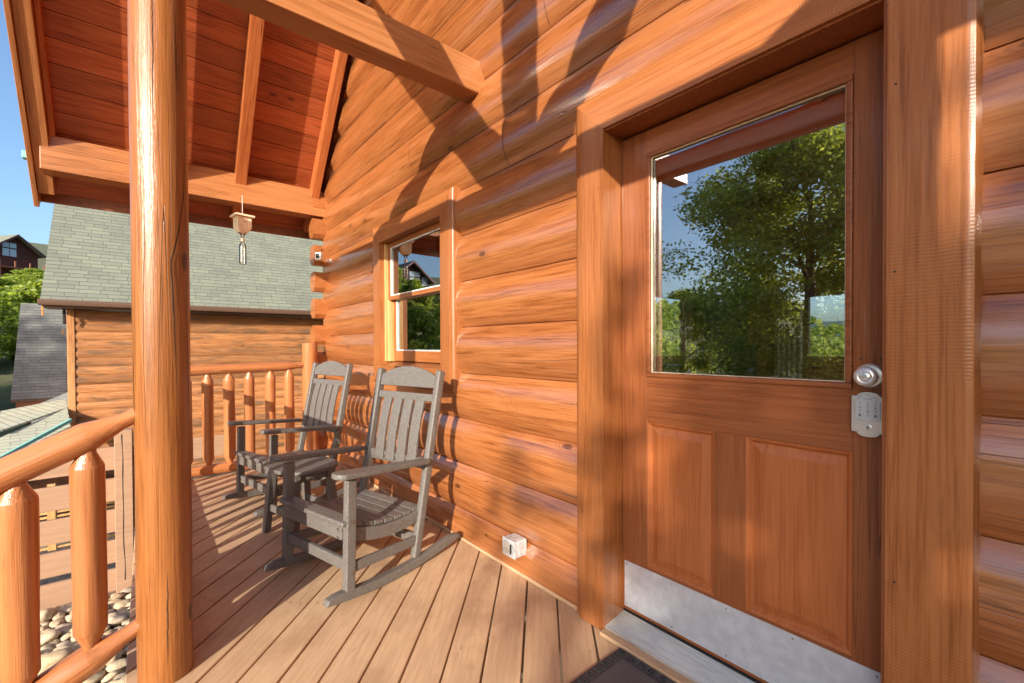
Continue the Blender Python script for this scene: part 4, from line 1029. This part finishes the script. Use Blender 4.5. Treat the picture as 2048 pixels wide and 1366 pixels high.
# low porch roofs to the left of it
lr = thing('low_porch_roof', 'low hipped porch roof with pale green shingles and teal drip edge', 'roof', (-11, -2, -1))
def poly_roof(name, pts, mat, parent, th=.03):
    A, B = Vector(pts[0]), Vector(pts[1]); ex = (B-A).normalized(); nrm = (B-A).cross(Vector(pts[2])-A).normalized()
    if nrm.z < 0: nrm = -nrm
    # keep local x horizontal
    ex = Vector((0, 0, 1)).cross(nrm).normalized(); ey = nrm.cross(ex)
    O = A-Vector(parent.location); m_ = Matrix(((ex.x, ey.x, nrm.x, O.x), (ex.y, ey.y, nrm.y, O.y), (ex.z, ey.z, nrm.z, O.z), (0, 0, 0, 1)))
    lp = [((Vector(p)-A).dot(ex), (Vector(p)-A).dot(ey)) for p in pts]
    ar = sum(lp[i][0]*lp[(i+1) % len(lp)][1]-lp[(i+1) % len(lp)][0]*lp[i][1] for i in range(len(lp)))
    if ar < 0: lp = lp[::-1]
    return MB().prism(lp, -th, 0, 'Z').build(name, mat, parent, mtx=m_)
A_ = (-12.0, -1.19, .10); B_ = (-11.0, -1.88, -.23); C_ = (-9.9, -2.1, -.62); D_ = (-11.2, -1.07, -.03); E_ = (-13.5, -2.3, -.03); F_ = (-13.3, -1.34, .16); G_=(-11,-3.2,-.75)
poly_roof('front_slope', [A_, B_, C_, D_], M['shingle_pale'], lr)
poly_roof('side_slope', [A_, F_, E_, B_], M['shingle_pale'], lr)
d_ = Vector(C_)-Vector(D_); MB().box(0, d_.length, -.02, .02, -.055, -.0, frame(D_, C_, axis='X')).build('drip_edge', M['teal'], lr)
MB().prism([(-13.6, -1.07), (-11.15, -1.07), (-9.9, -2.05), (-11, -1.98), (-13.6, -2.3)], -2.6, -.72, 'Z').build('wall', M['siding'], lr)

bl = thing('blue_roof_house', 'house with a slate grey shingle roof half shaded beyond the neighbouring cabin', 'house', (-22, -2, -3))
roof_plane('roof', (-20.3, -3.25, -.36), (-20.3, 3.5, -.36), (-1.6, 0, 3.0), 3.52, M['shingle_blue'], bl)
MB().box(-20.45, -20.32, -3.25, 3.5, -.45, -.36).build('gutter', M['gutter'], bl, bevel=.01)
MB().box(-20.6, -20.35, -3.15, 3.4, -.62, -.46).build('fascia', M['bronze'], bl)
MB().box(-25.4, -20.8, -3.0, 3.4, -3.4, -.62).build('wall', M['maroon'], bl)
roof_plane('back_roof', (-25.6, -3.25, -.6), (-25.6, 3.5, -.6), (1.6, 0, 3.0), 3.7, M['shingle_blue'], bl)
tl = thing('teal_roof', 'narrow bluish shingle roof slope squeezed behind the low porch roof', 'roof', (-16, -2, -1))
poly_roof('slope', [(-16, -2.32, -.27), (-16, -1.0, .40), (-15, -1.0, .0), (-15, -2.2, -.3)], M['shingle_blue'], tl)

def hill_house(loc, rz, label, s=1.0):
    h = thing('hill_house', label, 'house', loc, rz, 'dark cabins on the hillside', world=False)
    W_, D_ = 3.9*s, 7*s; ez = 2.6*s; pk = 5.6*s
    # gable faces local -Y
    MB().prism([(-W_, -3*s), (W_, -3*s), (W_, ez), (0, pk), (-W_, ez)], 0, D_, 'Y').build('wall', M['maroon'], h, loc=(0, 0, 0))
    for sg in (-1, 1):
        a = Vector((0, 0, pk+.25*s)); b_ = Vector((sg*(W_+.9*s), 0, ez-.55*s)); t_ = .14*s
        vs = [(0, -1.1*s, pk+.2*s), (0, D_+.8*s, pk+.2*s), (b_.x, D_+.8*s, b_.z), (b_.x, -1.1*s, b_.z)]
        MB().add(vs+[(x, y, z+t_) for x, y, z in vs], [(0, 1, 2, 3), (7, 6, 5, 4), (0, 3, 7, 4), (1, 5, 6, 2), (3, 2, 6, 7), (0, 4, 5, 1)]).build('roof', M['shingle'], h, loc=(0, 0, 0))
        vs = [(0, -1.14*s, pk-.05*s), (b_.x, -1.14*s, b_.z-.25*s), (b_.x, -1.14*s, b_.z+.14*s), (0, -1.14*s, pk+.36*s)]
        MB().add(vs+[(x, y-.06*s, z) for x, y, z in vs], [(0, 1, 2, 3), (7, 6, 5, 4), (0, 4, 5, 1), (1, 5, 6, 2), (2, 6, 7, 3)]).build('barge_board', simple('maroon barge', (.10, .035, .045), .6), h, loc=(0, 0, 0))
    for (x0, x1, z0, z1) in ((-1.9, .3, 1.4, 2.9), (-1.9, .3, 3.15, 4.1), (-3.7, -2.4, 1.5, 3.2)):
        f = MB().box(x0*s, x1*s, -.06*s, -.01*s, z0*s, z1*s).build('window', M['paleglass'], h, loc=(0, 0, 0))
        if x0 > -3: MB().box((x0+x1)/2*s-.04*s, (x0+x1)/2*s+.04*s, -.08*s, -.061*s, z0*s, z1*s).build('mullion', M['maroon'], f, loc=(0, 0, 0))
    MB().box(-W_, W_, -2.4*s, 0, -1.2*s, -1.0*s).build('balcony', M['bronze'], h, loc=(0, 0, 0))
    for x in (-3.6, -1.2, 1.2, 3.6): MB().box(x*s-.1*s, x*s+.1*s, -2.3*s, -2.1*s, -5*s, .2*s).build('post', M['bronze'], h, loc=(0, 0, 0))
    return h
def face(x, y): return math.atan2(y, x)+PI/2+PI     # turn local -Y towards the origin
hill_house((-108, -16.6, 15.0), math.atan2(-108, 16.6)+PI+.55, 'dark maroon cabin high on the hill at the left edge', .8)
hh2 = hill_house((-78, -36, 11.5), math.atan2(-78, 36)+PI-.5, 'dark maroon cabin on the hill reflected in the sash window', 1.0)

# ------------------------------------------------------------------ trees
def tree_meshes(name, R, H, z0, nleaf, leaf, mat, seed, gaps=.35, lobes=9, bot=.12):
    rnd = random.Random(seed); mb = MB()
    # trunk
    mb.lathe([(0, .05*R+.06), (H*.25, .04*R+.04), (H*.6, .02*R+.02), (H*.92, .01)], 10, wob=.1, seed=seed)
    for i in range(10):
        a = rnd.uniform(0, 6.28); zz = rnd.uniform(z0*.8, H*.75); L = R*rnd.uniform(.5, .9)
        p1 = Vector((math.cos(a)*L, math.sin(a)*L, zz+L*.55)); m_ = frame((0, 0, zz), p1)
        mb.lathe([(0, .018*R+.02), ((p1-Vector((0, 0, zz))).length, .008)], 6, m_)
    tr = mb
    # leaf clusters on branch tips inside an uneven envelope
    cl = []
    for i in range(int(lobes*14)):
        t = rnd.uniform(bot, 1); a = rnd.uniform(0, 6.28); env = math.sin(PI*min(1., (t*.88+.12)))**.6
        rr = R*env*rnd.uniform(.35, 1.0)*(1+.25*noise.noise(Vector((math.cos(a)*1.5+seed, math.sin(a)*1.5, t*3))))
        cl.append((Vector((rr*math.cos(a), rr*math.sin(a), z0+(H-z0)*t)), R*rnd.uniform(.12, .26)))
    P = []; 
    rs = np.random.RandomState(seed)
    idx = rs.randint(0, len(cl), nleaf); ctr = np.array([tuple(cl[i][0]) for i in idx]); rad = np.array([cl[i][1] for i in idx])
    d = rs.normal(size=(nleaf, 3)); d /= np.linalg.norm(d, axis=1)[:, None]; d[:, 2] *= .7
    pos = ctr+d*(rad*rs.uniform(.35, 1.05, nleaf))[:, None]
    a1 = rs.normal(size=(nleaf, 3)); a1[:, 2] *= .6; a1 /= np.linalg.norm(a1, axis=1)[:, None]
    b1 = np.cross(a1, rs.normal(size=(nleaf, 3))); b1 /= np.linalg.norm(b1, axis=1)[:, None]
    sz = leaf*rs.uniform(.6, 1.4, nleaf)
    v = np.stack([pos-a1*sz[:, None]*.6, pos+b1*sz[:, None]*.32, pos+a1*sz[:, None]*.6, pos-b1*sz[:, None]*.32], 1).reshape(-1, 3)
    me = bpy.data.meshes.new('crown'); me.vertices.add(len(v)); me.vertices.foreach_set('co', v.ravel())
    me.loops.add(nleaf*4); me.loops.foreach_set('vertex_index', np.arange(nleaf*4, dtype=np.int32)); me.polygons.add(nleaf)
    me.polygons.foreach_set('loop_start', np.arange(0, nleaf*4, 4, dtype=np.int32)); me.polygons.foreach_set('loop_total', np.full(nleaf, 4, dtype=np.int32))
    me.update(); me.validate(); me.materials.append(mat)
    return tr, me
def tree(label, loc, R, H, z0, nleaf, leaf, mat, seed, group, cat='tree', name='broadleaf_tree', **k):
    t = thing(name, label, cat, loc, group=group, world=False)
    tr, me = tree_meshes(name, R, H, z0, nleaf, leaf, mat, seed, **k)
    tr.build('trunk', M['bark'], t, smooth=True, loc=(0, 0, 0))
    o = bpy.data.objects.new('crown', me); C.objects.link(o); o.parent = t
    return t
G1 = 'trees on the open side of the porch'
# big tree mirrored in the door glass
tree('large broadleaf tree reflected in the door glass', (-9.9, -29.7, -1.5), 8.9, 15.6, .6, 110000, .22, M['leafA'], 3, G1, lobes=16, bot=.0)
tree('dark lower tree beside the large reflected tree', (-20.5, -33, -1.5), 4.6, 7.0, .6, 16000, .22, M['leafA'], 4, G1, bot=0)
tree('tall tree right of the large reflected tree', (-1.5, -33, -1.5), 5.5, 13.0, .8, 22000, .34, M['leafA'], 5, G1, bot=0)
# shade tree towards the sun, throws dappled light on the door
tree('open crowned tree standing sunward of the porch, dappling the door with shade', (9.9, -10.2, -1.5), 3.75, 8.5, .1, 15500, .20, M['leafA'], 8, G1, lobes=12, bot=.0)
# hillside trees
protos = [tree('bushy hillside tree', (-30-6*i, -4.5, gh(-30, 0)-.3), 3.0, 6.5+.6*i, .2, 15000, .26, (M['leafB'], M['leafC'], M['leafB'])[i], 20+i, 'trees on the hillside to the left', bot=0, lobes=11) for i in range(3)]
places = [(-29, -7.5, .8), (-33, -2.5, .7), (-38, -9.5, 1.0), (-41, -5.0, .95), (-48, -1, 1.05), (-50, -9.5, 1.1), (-58, -5, 1.1), (-60, -13, 1.1), (-72, -9, 1.1), (-75, -17, 1.2), (-86, -5, 1.2), (-90, -12, 1.2), (-26, -10, .75), (-88, -20, 1.1), (-100, -3, 1.5), (-66, -1, 1.2)]
refl = [(-16, -8.5, .55), (-19, -6.5, .55), (-17, -12, .6), (-22, -11, .8), (-26, -15, .9), (-32, -19, 1.0), (-40, -22, 1.0), (-46, -28, 1.1), (-57, -26, 1.1), (-62, -36, 1.2), (-70, -28, 1.2)]
adj = ['round', 'dense', 'leaning', 'light green', 'dark', 'ragged', 'tall', 'low', 'broad', 'feathery', 'thick', 'olive', 'full', 'pale', 'open', 'spreading', 'soft', 'shaggy', 'small', 'wide', 'loose', 'heavy', 'narrow', 'rough', 'airy', 'squat', 'bright']
for i, (x, y, s) in enumerate(places+refl):
    o = protos[i] if i < 3 else copy_tree(protos[i % 3])
    Hm = (6.5, 7.1, 7.7)[i % 3]; lim = (1.25+.126*abs(x)-gh(x, y))/Hm*random.uniform(.8, 1.0) if i < len(places) else s
    o.location = (x, y, gh(x, y)-.2); o.scale = (s, s, lim); o.rotation_euler.z = random.uniform(0, 6.28)
    o['label'] = 'one of the bushy green trees covering the hillside beyond the roofs' if i < len(places) else 'one of the bushy green trees reflected in the sash window'
# forested slope beyond the cabin (seen through both panes): one mass
rs = np.random.RandomState(5); mb = None
nl = 26000; X_ = rs.uniform(-230, 25, nl); Y_ = rs.uniform(105, 200, nl)
cx_ = np.round(X_/7)*7+2.5*np.sin(np.round(Y_/7)*3.1); cy2 = np.round(Y_/7)*7
dd = np.hypot(X_-cx_, Y_-cy2)/4.2; hz = np.array([gh(a, b) for a, b in zip(cx_, cy2)])+5.5*np.sqrt(np.clip(1-dd**2, 0, 1))+rs.uniform(-.8, .8, nl)+2*np.sin(cx_*1.7)
pos = np.stack([X_, Y_, hz], 1); a1 = rs.normal(size=(nl, 3)); a1 /= np.linalg.norm(a1, axis=1)[:, None]; b1 = np.cross(a1, rs.normal(size=(nl, 3))); b1 /= np.linalg.norm(b1, axis=1)[:, None]
sz = rs.uniform(.7, 1.5, nl)[:, None]; v = np.stack([pos-a1*sz, pos+b1*sz*.7, pos+a1*sz, pos-b1*sz*.7], 1).reshape(-1, 3)
me = bpy.data.meshes.new('forest'); me.vertices.add(len(v)); me.vertices.foreach_set('co', v.ravel()); me.loops.add(nl*4); me.loops.foreach_set('vertex_index', np.arange(nl*4, dtype=np.int32)); me.polygons.add(nl)
me.polygons.foreach_set('loop_start', np.arange(0, nl*4, 4, dtype=np.int32)); me.polygons.foreach_set('loop_total', np.full(nl, 4, dtype=np.int32)); me.update(); me.validate(); me.materials.append(M['leafB'])
fo = bpy.data.objects.new('forest', me); C.objects.link(fo); fo['kind'] = 'stuff'; tag(fo, 'far wooded hillside seen through the cabin windows', 'forest')
